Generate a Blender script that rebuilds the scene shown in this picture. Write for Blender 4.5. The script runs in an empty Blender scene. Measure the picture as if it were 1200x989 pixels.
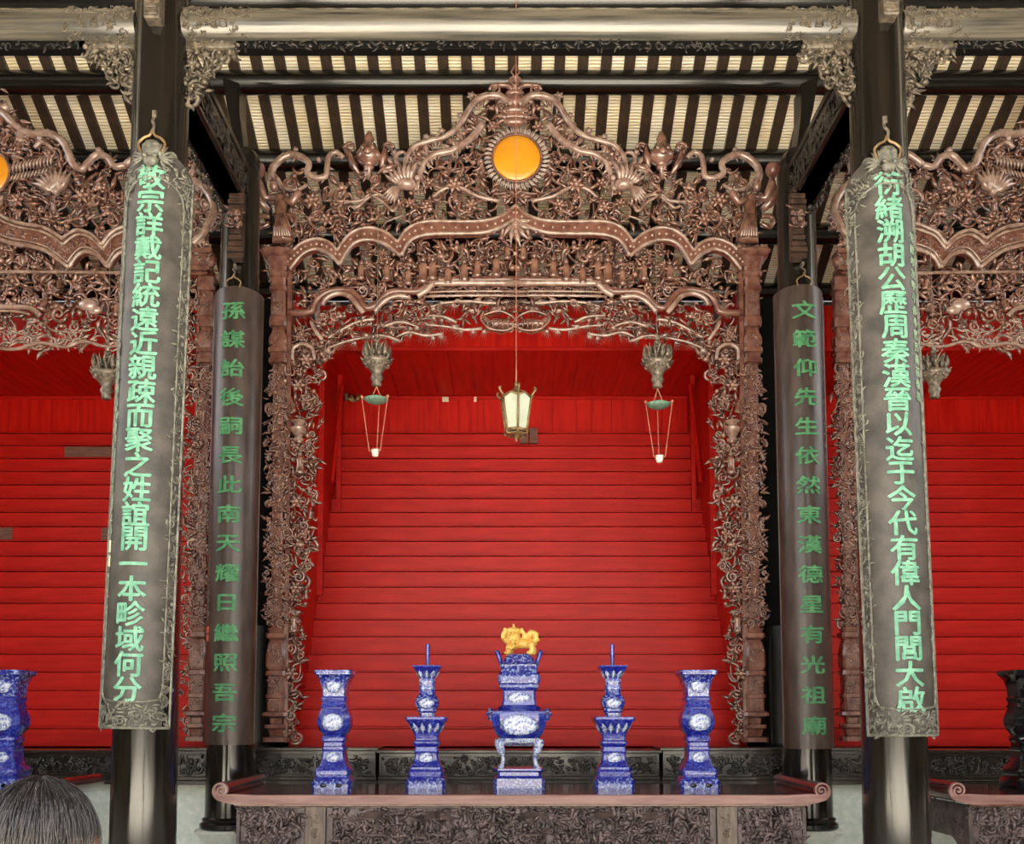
import bpy, bmesh, math, random
import numpy as np
from mathutils import Vector, Matrix
R = math.radians
PI = math.pi
scene = bpy.context.scene
col = scene.collection

# ------------------------------------------------------------------ camera
F, PX, PY, TH = 1100.0, 596.0, 768.0, math.atan(0.0637)
EX, EZ = -0.09, 1.5
cam_d = bpy.data.cameras.new('camera')
cam = bpy.data.objects.new('camera', cam_d)
col.objects.link(cam)
cam.location = (EX, 0, EZ)
cam.rotation_euler = (PI/2 + TH, 0, 0)
cam_d.sensor_width = 36
cam_d.lens = F/1200*36
cam_d.shift_x = (600-PX)/1200
cam_d.shift_y = (PY-494.5)/1200
cam_d.clip_end = 300
scene.camera = cam

# ------------------------------------------------------------------ light
world = bpy.data.worlds.new('world')
scene.world = world
world.use_nodes = True
bg = world.node_tree.nodes['Background']
bg.inputs['Color'].default_value = (0.93, 0.96, 1.0, 1)
bg.inputs['Strength'].default_value = 1.0
sun_d = bpy.data.lights.new('sun', 'SUN')
sun_d.energy = 9.0
sun_d.angle = R(2)
sun_d.color = (1.0, 0.93, 0.82)
sun = bpy.data.objects.new('sun', sun_d)
col.objects.link(sun)
sun.rotation_euler = (R(33), 0, R(20))
scene.view_settings.view_transform = 'Standard'
scene.view_settings.look = 'None'
scene.view_settings.gamma = 1
scene.view_settings.exposure = 2.35

def at(px, py, Y):
    """the point of the depth plane Y that lies at a pixel of the 1200x989 photograph"""
    xc, yc = (px-PX)/F, (PY-py)/F
    d = Vector((xc, math.cos(TH)-yc*math.sin(TH), math.sin(TH)+yc*math.cos(TH)))
    return Vector((EX, 0, EZ)) + d*(Y/d.y)

# ------------------------------------------------------------------ materials
def lin(r, g, b):
    f = lambda c: (c/255/12.92) if c <= 10.3 else ((c/255+0.055)/1.055)**2.4
    return (f(r), f(g), f(b), 1)

PALE = ('ceiling_tile', 'courtyard_stone', 'paving_stone', 'pale_stone', 'white_porcelain')
def mat(name, c1, c2=None, rough=0.5, spec=0.5, metal=0.0, scale=8, bump=0.0, bscale=40, coat=0.0, stretch=(1, 1, 1), detail=5, lo=0.35, hi=0.65, rvar=0.0):
    m = bpy.data.materials.new(name)
    m.use_nodes = True
    if c2 is None: c2 = tuple(min(1, x*1.25) for x in c1[:3])+(1,)
    if name not in PALE: c1, c2 = (tuple(x*.76 for x in c[:3])+(1,) for c in (c1, c2))
    nt = m.node_tree
    b = nt.nodes['Principled BSDF']
    b.inputs['Roughness'].default_value = rough
    b.inputs['Specular IOR Level'].default_value = spec
    b.inputs['Metallic'].default_value = metal
    b.inputs['Coat Weight'].default_value = coat
    b.inputs['Coat Roughness'].default_value = 0.15
    tc = nt.nodes.new('ShaderNodeTexCoord')
    mp = nt.nodes.new('ShaderNodeMapping')
    mp.inputs['Scale'].default_value = stretch
    nt.links.new(tc.outputs['Object'], mp.inputs['Vector'])
    if c2 is None:
        c2 = tuple(min(1, x*1.25) for x in c1[:3])+(1,)
    n = nt.nodes.new('ShaderNodeTexNoise')
    n.inputs['Scale'].default_value = scale
    n.inputs['Detail'].default_value = detail
    nt.links.new(mp.outputs[0], n.inputs['Vector'])
    r = nt.nodes.new('ShaderNodeValToRGB')
    r.color_ramp.elements[0].position = lo
    r.color_ramp.elements[1].position = hi
    r.color_ramp.elements[0].color = c1
    r.color_ramp.elements[1].color = c2
    nt.links.new(n.outputs['Fac'], r.inputs['Fac'])
    nt.links.new(r.outputs['Color'], b.inputs['Base Color'])
    if rvar:
        mr = nt.nodes.new('ShaderNodeMapRange')
        mr.inputs['To Min'].default_value = max(0.02, rough-rvar)
        mr.inputs['To Max'].default_value = rough+rvar
        nt.links.new(n.outputs['Fac'], mr.inputs['Value'])
        nt.links.new(mr.outputs[0], b.inputs['Roughness'])
    if bump:
        n2 = nt.nodes.new('ShaderNodeTexNoise')
        n2.inputs['Scale'].default_value = bscale
        n2.inputs['Detail'].default_value = 4
        nt.links.new(mp.outputs[0], n2.inputs['Vector'])
        bp = nt.nodes.new('ShaderNodeBump')
        bp.inputs['Strength'].default_value = bump
        bp.inputs['Distance'].default_value = 0.02
        nt.links.new(n2.outputs['Fac'], bp.inputs['Height'])
        nt.links.new(bp.outputs[0], b.inputs['Normal'])
    return m

M = {}
M['carved'] = mat('carved_wood', lin(104, 64, 50), lin(160, 114, 94), rough=0.24, spec=0.9, scale=7, bump=0.1, bscale=30, coat=0.9)
M['carved_pale'] = mat('carved_wood_pale', lin(140, 104, 88), lin(188, 158, 142), rough=0.25, spec=0.9, scale=12, bump=0.1, bscale=40, coat=0.8)  # paler tone of the carved wood, set per motif
M['moulding'] = mat('moulding_wood', lin(108, 64, 52), lin(146, 100, 84), rough=0.26, spec=0.6, scale=10, bump=0.15, bscale=50, coat=0.4)
M['bracket'] = mat('dark_brown_bracket', lin(58, 42, 34), lin(96, 72, 60), rough=0.35, scale=12)
M['pitch'] = mat('matt_black_wood', lin(9, 8, 8), lin(16, 14, 13), rough=0.8, spec=.15)
M['black'] = mat('black_lacquer', lin(18, 16, 14), lin(30, 26, 22), rough=0.25, spec=0.4, scale=4, bump=0.05, bscale=6, coat=0.2, stretch=(3, 3, .4))
M['column'] = mat('column_lacquer', lin(20, 18, 15), lin(38, 32, 25), rough=0.14, spec=0.5, scale=5, bump=0.1, bscale=7, coat=0.3, stretch=(4, 4, .25), rvar=.08)
M['purlin'] = mat('purlin_lacquer', lin(16, 14, 12), lin(30, 26, 20), rough=0.22, spec=0.5, scale=5, coat=0.3, stretch=(.3, 4, 4))
M['beam'] = mat('beam_lacquer_sheen', lin(62, 60, 54), lin(118, 110, 96), rough=0.25, spec=0.7, scale=4, bump=0.1, bscale=9, coat=0.5, stretch=(.25, 5, 5))  # dark lacquer; part of its bright sheen is lifted into the base colour
M['beam_carving'] = mat('grey_carving', lin(70, 62, 50), lin(135, 122, 104), rough=0.4, spec=0.6, scale=20, bump=0.3, bscale=50)
M['rafter'] = mat('rafter_wood', lin(38, 27, 16), lin(70, 48, 26), rough=0.6, scale=5, stretch=(6, .6, 6))
M['red'] = mat('red_paint', lin(190, 20, 15), lin(216, 36, 26), rough=0.45, spec=0.22, scale=3, bump=0.08, bscale=14, stretch=(.5, 4, 4))
M['red_vertical'] = mat('red_paint_upright', lin(196, 14, 8), lin(224, 34, 18), rough=0.45, spec=0.22, scale=3, bump=0.1, bscale=12, stretch=(5, .4, .5))
M['bare'] = mat('bare_wood', lin(110, 72, 58), lin(140, 100, 84), rough=0.7, scale=9, stretch=(.5, 6, 6))
M['plinth'] = mat('dark_carved', lin(26, 21, 17), lin(60, 50, 40), rough=0.28, spec=0.7, scale=10, bump=0.2, bscale=40, coat=0.3)
M['stone'] = mat('pale_stone', lin(222, 234, 224), lin(244, 248, 240), rough=0.75, scale=14, bump=0.2, bscale=60, detail=10)
M['stone_dark'] = mat('paving_stone', lin(206, 200, 186), lin(228, 222, 208), rough=0.6, scale=3, bump=0.2, bscale=30)
M['court'] = mat('courtyard_stone', lin(222, 214, 198), lin(240, 234, 220), rough=0.8, scale=3)
M['table'] = mat('table_top', lin(70, 22, 20), lin(96, 34, 30), rough=0.16, spec=0.7, scale=4, coat=0.6, stretch=(.5, 4, 4))
M['table_edge'] = mat('table_edge', lin(138, 96, 90), lin(172, 130, 122), rough=0.4, scale=5, stretch=(.6, 5, 5))  # pinkish reflection on the slab front mixed into its colour
M['apron'] = mat('apron_carving', lin(66, 52, 50), lin(124, 104, 102), rough=0.4, spec=0.6, scale=9, bump=0.25, bscale=45)
M['apron_frame'] = mat('apron_frame', lin(104, 88, 78), lin(140, 122, 108), rough=0.5, scale=8, stretch=(4, 4, .6))
M['plaque'] = mat('aged_plaque', lin(62, 58, 52), lin(98, 91, 84), rough=0.48, spec=0.5, scale=5, bump=0.15, bscale=60, detail=9, rvar=.1)
M['plaque_edge'] = mat('plaque_border', lin(88, 86, 76), lin(146, 144, 130), rough=0.45, spec=0.6, scale=22, bump=0.4, bscale=70)
M['plaque_brown'] = mat('brown_plaque', lin(58, 44, 37), lin(84, 67, 58), rough=0.4, spec=0.5, scale=5, coat=0.2, stretch=(2, 2, .6))
M['jade'] = mat('jade_paint', lin(110, 178, 146), lin(152, 216, 186), rough=0.6, scale=16)
M['jade_dull'] = mat('dull_green_paint', lin(62, 138, 88), lin(104, 176, 120), rough=0.6, scale=16)
M['pale_ink'] = mat('pale_green_ink', lin(120, 160, 130), lin(170, 192, 165), rough=0.6, scale=16)
M['grey_ink'] = mat('grey_ink', lin(96, 88, 78), lin(130, 120, 108), rough=0.6, scale=16)
M['seal_white'] = mat('cream_seal', lin(235, 226, 190), lin(245, 240, 214), rough=0.6)
M['seal_red'] = mat('red_seal', lin(190, 80, 66), lin(214, 112, 96), rough=0.6, scale=60)
M['gold_iron'] = mat('old_brass', lin(140, 108, 72), lin(178, 150, 108), rough=0.4, metal=.4, scale=20)
M['gold'] = mat('gilt', lin(226, 168, 60), lin(246, 206, 112), rough=0.42, spec=.6, scale=12)
M['white'] = mat('white_porcelain', lin(220, 216, 200), lin(238, 236, 224), rough=0.3)
M['glass'] = mat('milk_glass', lin(212, 222, 196), lin(228, 234, 212), rough=0.2, spec=.6)
M['patina'] = mat('green_patina', lin(96, 132, 112), lin(140, 176, 154), rough=0.5, scale=30)
M['cord'] = mat('pinkish_cord', lin(196, 120, 96), lin(214, 150, 120), rough=0.7)
M['pewter'] = mat('pewter_carving', lin(98, 88, 76), lin(168, 154, 136), rough=0.36, metal=.3, scale=30)
M['mirror_amber'] = mat('amber_mirror', lin(244, 158, 16), lin(250, 172, 30), rough=0.3, spec=.8, scale=2, coat=.6)
M['petal'] = mat('petal_ring', lin(186, 160, 148), lin(222, 204, 192), rough=0.35, spec=.6, scale=20, coat=.3)
M['hair'] = mat('dark_hair', lin(24, 21, 22), lin(54, 48, 50), rough=0.36, spec=.6, scale=5, stretch=(6, 6, 1), bump=.3, bscale=30)
M['hair_tip'] = mat('brown_hair', lin(70, 46, 34), lin(104, 70, 52), rough=0.45, scale=8)
M['skin'] = mat('skin', lin(206, 160, 134), lin(220, 176, 150), rough=0.55)
M['shirt'] = mat('blue_grey_shirt', lin(88, 100, 120), lin(104, 116, 138), rough=0.85, scale=20)
M['trousers'] = mat('dark_trousers', lin(40, 42, 50), lin(52, 54, 62), rough=0.85)
M['shoe'] = mat('shoe', lin(30, 30, 32), rough=.6)
M['dark_wall'] = mat('dark_plaster', lin(26, 24, 22), lin(36, 32, 28), rough=0.8)
M['side_wall'] = mat('grey_brick_plaster', lin(92, 92, 88), lin(116, 114, 108), rough=0.85)

def tile_mat():
    m = mat('ceiling_tile', lin(250, 238, 204), lin(255, 251, 236), rough=0.8, scale=2.2)
    nt = m.node_tree; b = nt.nodes['Principled BSDF']
    tc = nt.nodes.new('ShaderNodeTexCoord')
    w = nt.nodes.new('ShaderNodeTexWave'); w.bands_direction = 'Y'; w.inputs['Scale'].default_value = 9.0
    w.inputs['Distortion'].default_value = 1.2; w.inputs['Detail'].default_value = 2
    nt.links.new(tc.outputs['Object'], w.inputs['Vector'])
    rr = nt.nodes.new('ShaderNodeValToRGB')
    rr.color_ramp.elements[0].position = 0.0; rr.color_ramp.elements[1].position = 0.22
    rr.color_ramp.elements[0].color = lin(226, 196, 150); rr.color_ramp.elements[1].color = (1, 1, 1, 1)
    nt.links.new(w.outputs['Fac'], rr.inputs['Fac'])
    mx = nt.nodes.new('ShaderNodeMix'); mx.data_type = 'RGBA'; mx.blend_type = 'MULTIPLY'
    mx.inputs['Factor'].default_value = 1
    src = b.inputs['Base Color'].links[0].from_socket
    nt.links.new(src, mx.inputs['A']); nt.links.new(rr.outputs['Color'], mx.inputs['B'])
    nt.links.new(mx.outputs['Result'], b.inputs['Base Color'])
    bp = nt.nodes.new('ShaderNodeBump'); bp.inputs['Distance'].default_value = 0.02; bp.inputs['Strength'].default_value = .6
    nt.links.new(w.outputs['Fac'], bp.inputs['Height']); nt.links.new(bp.outputs[0], b.inputs['Normal'])
    return m
M['tile'] = tile_mat()

def glaze(name, c_base, c_light, lo, hi, scale=38):
    m = mat(name, c_base, c_light, rough=0.1, spec=.7, scale=scale, lo=lo, hi=hi, coat=.8, detail=3, bump=.5, bscale=scale)
    return m
M['blue'] = glaze('cobalt_glaze', lin(20, 28, 150), lin(80, 104, 210), .48, .72)
M['blue_pattern'] = glaze('cobalt_pattern', lin(22, 28, 148), lin(150, 172, 220), .5, .64, 42)
M['blue_pale'] = glaze('pale_blue_glaze', lin(60, 80, 180), lin(204, 216, 236), .36, .54, 44)
M['black_glaze'] = mat('black_glaze', lin(14, 14, 18), lin(22, 22, 28), rough=.12, coat=.6)

# ------------------------------------------------------------------ mesh building
class MB:
    def __init__(s): s.V = []; s.Fc = []; s.n = 0
    def add(s, v, f):
        v = np.asarray(v, float); k = s.n
        s.V.append(v); s.Fc.extend([tuple(i+k for i in q) for q in f]); s.n += len(v)
    def inst(s, T, mtx, loc):
        s.add(T[0] @ np.asarray(mtx).T + np.asarray(loc), T[1])
    def box(s, x0, x1, y0, y1, z0, z1, bev=0):
        if bev:
            b = bev
            vs = []
            for (z, i) in ((z0, b), (z0+b, 0), (z1-b, 0), (z1, b)):
                vs += [(x0+i, y0+i, z), (x1-i, y0+i, z), (x1-i, y1-i, z), (x0+i, y1-i, z)]
            f = [(3, 2, 1, 0), (12, 13, 14, 15)]
            for k in range(3):
                for j in range(4):
                    f.append((k*4+j, k*4+(j+1) % 4, k*4+4+(j+1) % 4, k*4+4+j))
            s.add(vs, f); return s
        s.add([(x0, y0, z0), (x1, y0, z0), (x1, y1, z0), (x0, y1, z0), (x0, y0, z1), (x1, y0, z1), (x1, y1, z1), (x0, y1, z1)],
              [(3, 2, 1, 0), (4, 5, 6, 7), (0, 1, 5, 4), (1, 2, 6, 5), (2, 3, 7, 6), (3, 0, 4, 7)])
        return s
    def lathe(s, prof, n=24, c=(0, 0, 0), flute=0, fn=8):
        vs = []; f = []
        for (r, z) in prof:
            for k in range(n):
                a = 2*PI*k/n
                rr = r*(1+flute*math.cos(fn*a))
                vs.append((c[0]+rr*math.cos(a), c[1]+rr*math.sin(a), c[2]+z))
        m = len(prof)
        for i in range(m-1):
            for k in range(n):
                f.append((i*n+k, i*n+(k+1) % n, (i+1)*n+(k+1) % n, (i+1)*n+k))
        f.append(tuple(range(n-1, -1, -1))); f.append(tuple((m-1)*n+k for k in range(n)))
        s.add(vs, f); return s
    def square(s, prof, ch=.18, c=(0, 0, 0), dy=1.0):
        """square section column of rings (half width, z) with chamfered corners"""
        vs = []; f = []; n = 8
        for (h, z) in prof:
            k = h*ch; d = h*dy
            for (x, y) in ((-h+k, -d), (h-k, -d), (h, -d+k), (h, d-k), (h-k, d), (-h+k, d), (-h, d-k), (-h, -d+k)):
                vs.append((c[0]+x, c[1]+y, c[2]+z))
        m = len(prof)
        for i in range(m-1):
            for k in range(n):
                f.append((i*n+k, i*n+(k+1) % n, (i+1)*n+(k+1) % n, (i+1)*n+k))
        f.append(tuple(range(n-1, -1, -1))); f.append(tuple((m-1)*n+k for k in range(n)))
        s.add(vs, f); return s
    def tube(s, pts, rad, n=6, flat=1.0):
        P = [Vector(p) for p in pts]; m = len(P)
        rs = rad if isinstance(rad, (list, tuple)) else [rad]*m
        vs = []; f = []
        up = Vector((0, 1, 0))
        for i in range(m):
            t = (P[min(i+1, m-1)]-P[max(i-1, 0)])
            t = t.normalized() if t.length > 1e-9 else Vector((0, 0, 1))
            a = up if abs(t.dot(up)) < .95 else Vector((1, 0, 0))
            u = t.cross(a).normalized(); w = t.cross(u).normalized()
            for k in range(n):
                q = 2*PI*k/n
                vs.append(P[i]+u*(rs[i]*math.cos(q))+w*(rs[i]*flat*math.sin(q)))
        for i in range(m-1):
            for k in range(n):
                f.append((i*n+k, i*n+(k+1) % n, (i+1)*n+(k+1) % n, (i+1)*n+k))
        f.append(tuple(range(n-1, -1, -1))); f.append(tuple((m-1)*n+k for k in range(n)))
        s.add([tuple(v) for v in vs], f); return s
    def prism(s, poly, y0, y1):
        """poly of (x, z), extruded from y0 to y1"""
        n = len(poly)
        vs = [(x, y0, z) for x, z in poly]+[(x, y1, z) for x, z in poly]
        f = [tuple(range(n)), tuple(range(2*n-1, n-1, -1))]
        for k in range(n): f.append((k, (k+1) % n, n+(k+1) % n, n+k))
        s.add(vs, f); return s
    def strip(s, a, b, y0, y1):
        """solid band between two polylines a and b of (x, z)"""
        n = len(a); vs = []
        for (p, q) in zip(a, b):
            vs += [(p[0], y0, p[1]), (q[0], y0, q[1]), (q[0], y1, q[1]), (p[0], y1, p[1])]
        f = []
        for i in range(n-1):
            for k in range(4):
                f.append((i*4+k, i*4+(k+1) % 4, i*4+4+(k+1) % 4, i*4+4+k))
        f += [(3, 2, 1, 0), tuple((n-1)*4+k for k in range(4))]
        s.add(vs, f); return s
    def ball(s, c, r, sx=1, sy=1, sz=1):
        s.inst(T_BALL, np.diag((r*sx, r*sy, r*sz)), c); return s
    def map(s, fn):
        s.V = [np.array([fn(*v) for v in np.concatenate(s.V)])]; return s
    def mesh(s, name, material, smooth=True):
        me = bpy.data.meshes.new(name)
        V = np.concatenate(s.V)
        me.from_pydata(V.tolist(), [], s.Fc)
        me.materials.append(material)
        if smooth:
            me.shade_smooth()
            if smooth != 'full':
                me.set_sharp_from_angle(angle=R(38))
        return me
    def build(s, name, material, parent=None, smooth=True, kind=None, label=None):
        o = bpy.data.objects.new(name, s.mesh(name, material, smooth))
        col.objects.link(o)
        if parent is not None: o.parent = parent
        if kind: o['kind'] = kind
        if label: o['label'] = label
        return o

def thing(name, label, cat, loc=(0, 0, 0), rz=0, group=None):
    o = bpy.data.objects.new(name, None); col.objects.link(o)
    o.empty_display_size = .1
    o.location = loc; o.rotation_euler = (0, 0, rz)
    o['label'] = label; o['category'] = cat
    if group: o['group'] = group
    return o
def tag(o, label, cat, group=None):
    o['label'] = label; o['category'] = cat
    if group: o['group'] = group
    return o
def kids(o): return [c for c in bpy.data.objects if c.parent == o]
def dup(o, loc=None, label=None, mirror=False):
    def rec(src, par):
        c = src.copy(); col.objects.link(c)
        if par is not None: c.parent = par
        for ch in tree.get(src, []): rec(ch, c)
        return c
    tree = {}
    for x in bpy.data.objects:
        if x.parent is not None: tree.setdefault(x.parent, []).append(x)
    r = rec(o, None)
    if loc is not None: r.location = loc
    if mirror: r.scale = (-1, 1, 1)
    if label: r['label'] = label
    return r
def mirrored(o):
    """the other half of a symmetric pair of parts: shares the mesh"""
    c = o.copy(); col.objects.link(c); c.parent = o.parent
    c.scale = (-c.scale[0], c.scale[1], c.scale[2])
    c.location = (-o.location[0], o.location[1], o.location[2])
    for ch in kids(o):
        d = ch.copy(); col.objects.link(d); d.parent = c
    return c

# ------------------------------------------------------------------ carving templates (unit size, facing -Y)
def tmpl(fn):
    m = MB(); fn(m); return (np.concatenate(m.V), list(m.Fc))
def _ball(m, n=8, k=5):
    vs = [(0, 0, -1)]
    for i in range(1, k):
        a = -PI/2+PI*i/k
        for j in range(n):
            b = 2*PI*j/n; vs.append((math.cos(a)*math.cos(b), math.cos(a)*math.sin(b), math.sin(a)))
    vs.append((0, 0, 1)); f = []
    for j in range(n): f.append((0, 1+(j+1) % n, 1+j)); 
    for i in range(k-2):
        for j in range(n): f.append((1+i*n+j, 1+i*n+(j+1) % n, 1+(i+1)*n+(j+1) % n, 1+(i+1)*n+j))
    t = len(vs)-1; o = 1+(k-2)*n
    for j in range(n): f.append((o+j, o+(j+1) % n, t))
    m.add(vs, f)
T_BALL = tmpl(_ball)
def _leaf(m, L=1.0, W=.42, bend=.25, rise=.3, x0=0, z0=0, ang=0, curl=0.0):
    ws = (.12, .62, 1.0, .8, .42, .05); n = len(ws); vs = []
    ca, sa = math.cos(ang), math.sin(ang)
    for i, w in enumerate(ws):
        t = i/(n-1); x = t*L; zc = bend*t*t*L; hw = W*w/2
        y = -rise*math.sin(t*PI*.8)*L*.5 + curl*t*t
        for (dx, dz, dy) in ((0, 0, -.11), (0, hw, .04), (0, 0, .08), (0, -hw, .04)):
            X = x+dx - bend*2*t*dz; Z = zc+dz
            vs.append((x0+X*ca-Z*sa, y+dy*w*L, z0+X*sa+Z*ca))
    f = []
    for i in range(n-1):
        for k in range(4): f.append((i*4+k, i*4+(k+1) % 4, i*4+4+(k+1) % 4, i*4+4+k))
    m.add(vs, f)
T_LEAF = tmpl(_leaf)
T_LEAF2 = tmpl(lambda m: _leaf(m, bend=-.5, W=.34, rise=.5))
def _acan(m):
    _leaf(m, 1, .34, .3, .4); _leaf(m, .7, .3, .5, .3, .15, .05, R(38)); _leaf(m, .7, .3, -.4, .3, .12, -.05, R(-36))
T_ACAN = tmpl(_acan)
def _scroll(m, turns=1.35, r0=.5, r1=.13, t0=.15, t1=.07, n=15, s=5):
    pts = []; rs = []
    for i in range(n):
        t = i/(n-1); a = turns*2*PI*t; r = r0+(r1-r0)*t
        pts.append((r*math.cos(a), -.12*t, r*math.sin(a))); rs.append(t0+(t1-t0)*t)
    m.tube(pts, rs, s); m.ball(pts[-1], .12)
T_SCROLL = tmpl(_scroll)
def _hook(m):
    pts = [(-.6, 0, -.3), (-.35, 0, -.05), (0, -.05, .1), (.3, -.1, .05), (.42, -.12, -.15), (.28, -.14, -.3), (.12, -.14, -.2)]
    m.tube(pts, [.05, .1, .13, .13, .11, .09, .07], 5)
T_HOOK = tmpl(_hook)
def _flower(m, n=6):
    for k in range(n): _leaf(m, .5, .36, .0, .5, 0, 0, 2*PI*k/n)
    m.ball((0, -.12, 0), .16)
T_FLOWER = tmpl(_flower)
def _spray(m, n=9):
    for k in range(n):
        a = R(-75+150*k/(n-1)); L = .7+.3*math.cos(a)
        d = Vector((math.cos(a)*L, -.12*math.cos(3*a), math.sin(a)*L)); q = Vector((-math.sin(a), 0, math.cos(a)))*.045
        m.add([tuple(q), tuple(-q), (0, -.06, 0), tuple(d)], [(0, 1, 3), (1, 2, 3), (2, 0, 3)])
T_SPRAY = tmpl(_spray)
def _figure(m):
    m.lathe([(.26, -.5), (.2, -.35), (.16, -.1), (.2, .1), (.17, .22), (.07, .26)], 7)
    m.ball((0, -.02, .37), .12); m.ball((0, 0, .5), .06)
    m.tube([(.17, 0, .18), (.3, -.1, 0), (.12, -.25, .02)], [.07, .07, .04], 5)
    m.tube([(-.17, 0, .18), (-.32, -.06, .08), (-.4, -.12, .25)], [.07, .07, .04], 5)
T_FIG = tmpl(_figure)
def _bird(m):
    m.ball((0, 0, 0), .2, 1.5, 1, .9); m.ball((.33, -.04, .14), .11); _leaf(m, .2, .08, 0, 0, .42, .15, 0)
    _leaf(m, .55, .3, .4, .5, .05, .05, R(125)); _leaf(m, .75, .2, .2, .2, -.2, 0, R(190)); _leaf(m, .7, .18, -.2, .2, -.2, 0, R(168))
T_BIRD = tmpl(_bird)
def _cloud(m):
    m.ball((0, 0, 0), .22, 1.2, .6, .8); m.ball((.25, .02, -.05), .16, 1, .6, .8); m.ball((-.26, .02, -.04), .17, 1, .6, .8)
    m.ball((.05, .0, .17), .15, 1, .6, 1)
T_CLOUD = tmpl(_cloud)
TYPES = dict(leaf=T_LEAF, leaf2=T_LEAF2, acan=T_ACAN, scroll=T_SCROLL, hook=T_HOOK, flower=T_FLOWER, spray=T_SPRAY, fig=T_FIG, bird=T_BIRD, cloud=T_CLOUD, ball=T_BALL)

def inside(x, z, poly):
    c = False; n = len(poly); j = n-1
    for i in range(n):
        xi, zi = poly[i]; xj, zj = poly[j]
        if (zi > z) != (zj > z) and x < (xj-xi)*(z-zi)/(zj-zi)+xi: c = not c
        j = i
    return c
def rotm(a, sc, tilt=0, flip=1, dep=1):
    ca, sa = math.cos(a), math.sin(a)
    ry = np.array([[ca, 0, -sa], [0, 1, 0], [sa, 0, ca]])
    ct, st = math.cos(tilt), math.sin(tilt)
    rx = np.array([[1, 0, 0], [0, ct, -st], [0, st, ct]])
    return (ry @ rx) @ np.diag((sc*flip, sc*dep, sc))
UPRIGHT = ('fig', 'bird', 'cloud')
def fill(m, poly, step, weights, seed, size=1.35, y=0.0, dy=.04, hole=None, prob=1.0, dep=1.0):
    """scatter carved motifs over a region (metres), nearest neighbours about `step` apart"""
    rnd = random.Random(seed)
    names = list(weights); w = [weights[k] for k in names]
    xs = [p[0] for p in poly]; zs = [p[1] for p in poly]
    z = min(zs); row = 0
    while z < max(zs):
        x = min(xs)+(row % 2)*step/2
        while x < max(xs):
            px = x+rnd.uniform(-.36, .36)*step; pz = z+rnd.uniform(-.36, .36)*step
            x += step
            if rnd.random() > prob or not inside(px, pz, poly): continue
            if hole and math.hypot(px-hole[0], pz-hole[1]) < hole[2]: continue
            k = rnd.choices(names, w)[0]
            s = step*size*rnd.uniform(.75, 1.3)
            if k == 'ball': s *= .25
            if k == 'flower': s *= 1.1
            if k in UPRIGHT: a = rnd.uniform(-.25, .25); s *= 1.15
            else: a = rnd.uniform(0, 2*PI)
            m.inst(TYPES[k], rotm(a, s, rnd.uniform(-.35, .35), rnd.choice((1, -1)), dep), (px, y+rnd.uniform(-dy, dy), pz))
        z += step*.9; row += 1
def vines(m, poly, n, seed, r=.012, y=.05, length=14, step=.05):
    """meandering stems behind the motifs that tie them together"""
    rnd = random.Random(seed); xs = [p[0] for p in poly]; zs = [p[1] for p in poly]
    for _ in range(n):
        for _t in range(40):
            x, z = rnd.uniform(min(xs), max(xs)), rnd.uniform(min(zs), max(zs))
            if inside(x, z, poly): break
        a = rnd.uniform(0, 2*PI); da = rnd.uniform(-.5, .5); pts = []
        for i in range(length):
            if not inside(x, z, poly): break
            pts.append((x, y+rnd.uniform(-.008, .008), z)); x += step*math.cos(a); z += step*math.sin(a); a += da
            if rnd.random() < .25: da = rnd.uniform(-.6, .6)
        if len(pts) > 3: m.tube(pts, [r*rnd.uniform(.8, 1.2)]*len(pts), 5)

def smooth_path(pts, k=5):
    out = []; n = len(pts)
    for i in range(n-1):
        p0, p1, p2, p3 = pts[max(i-1, 0)], pts[i], pts[i+1], pts[min(i+2, n-1)]
        for j in range(k):
            t = j/k
            out.append(tuple(.5*((2*b)+(-a+c)*t+(2*a-5*b+4*c-d)*t*t+(-a+3*b-3*c+d)*t**3) for a, b, c, d in zip(p0, p1, p2, p3)))
    out.append(tuple(pts[-1])); return out

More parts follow.
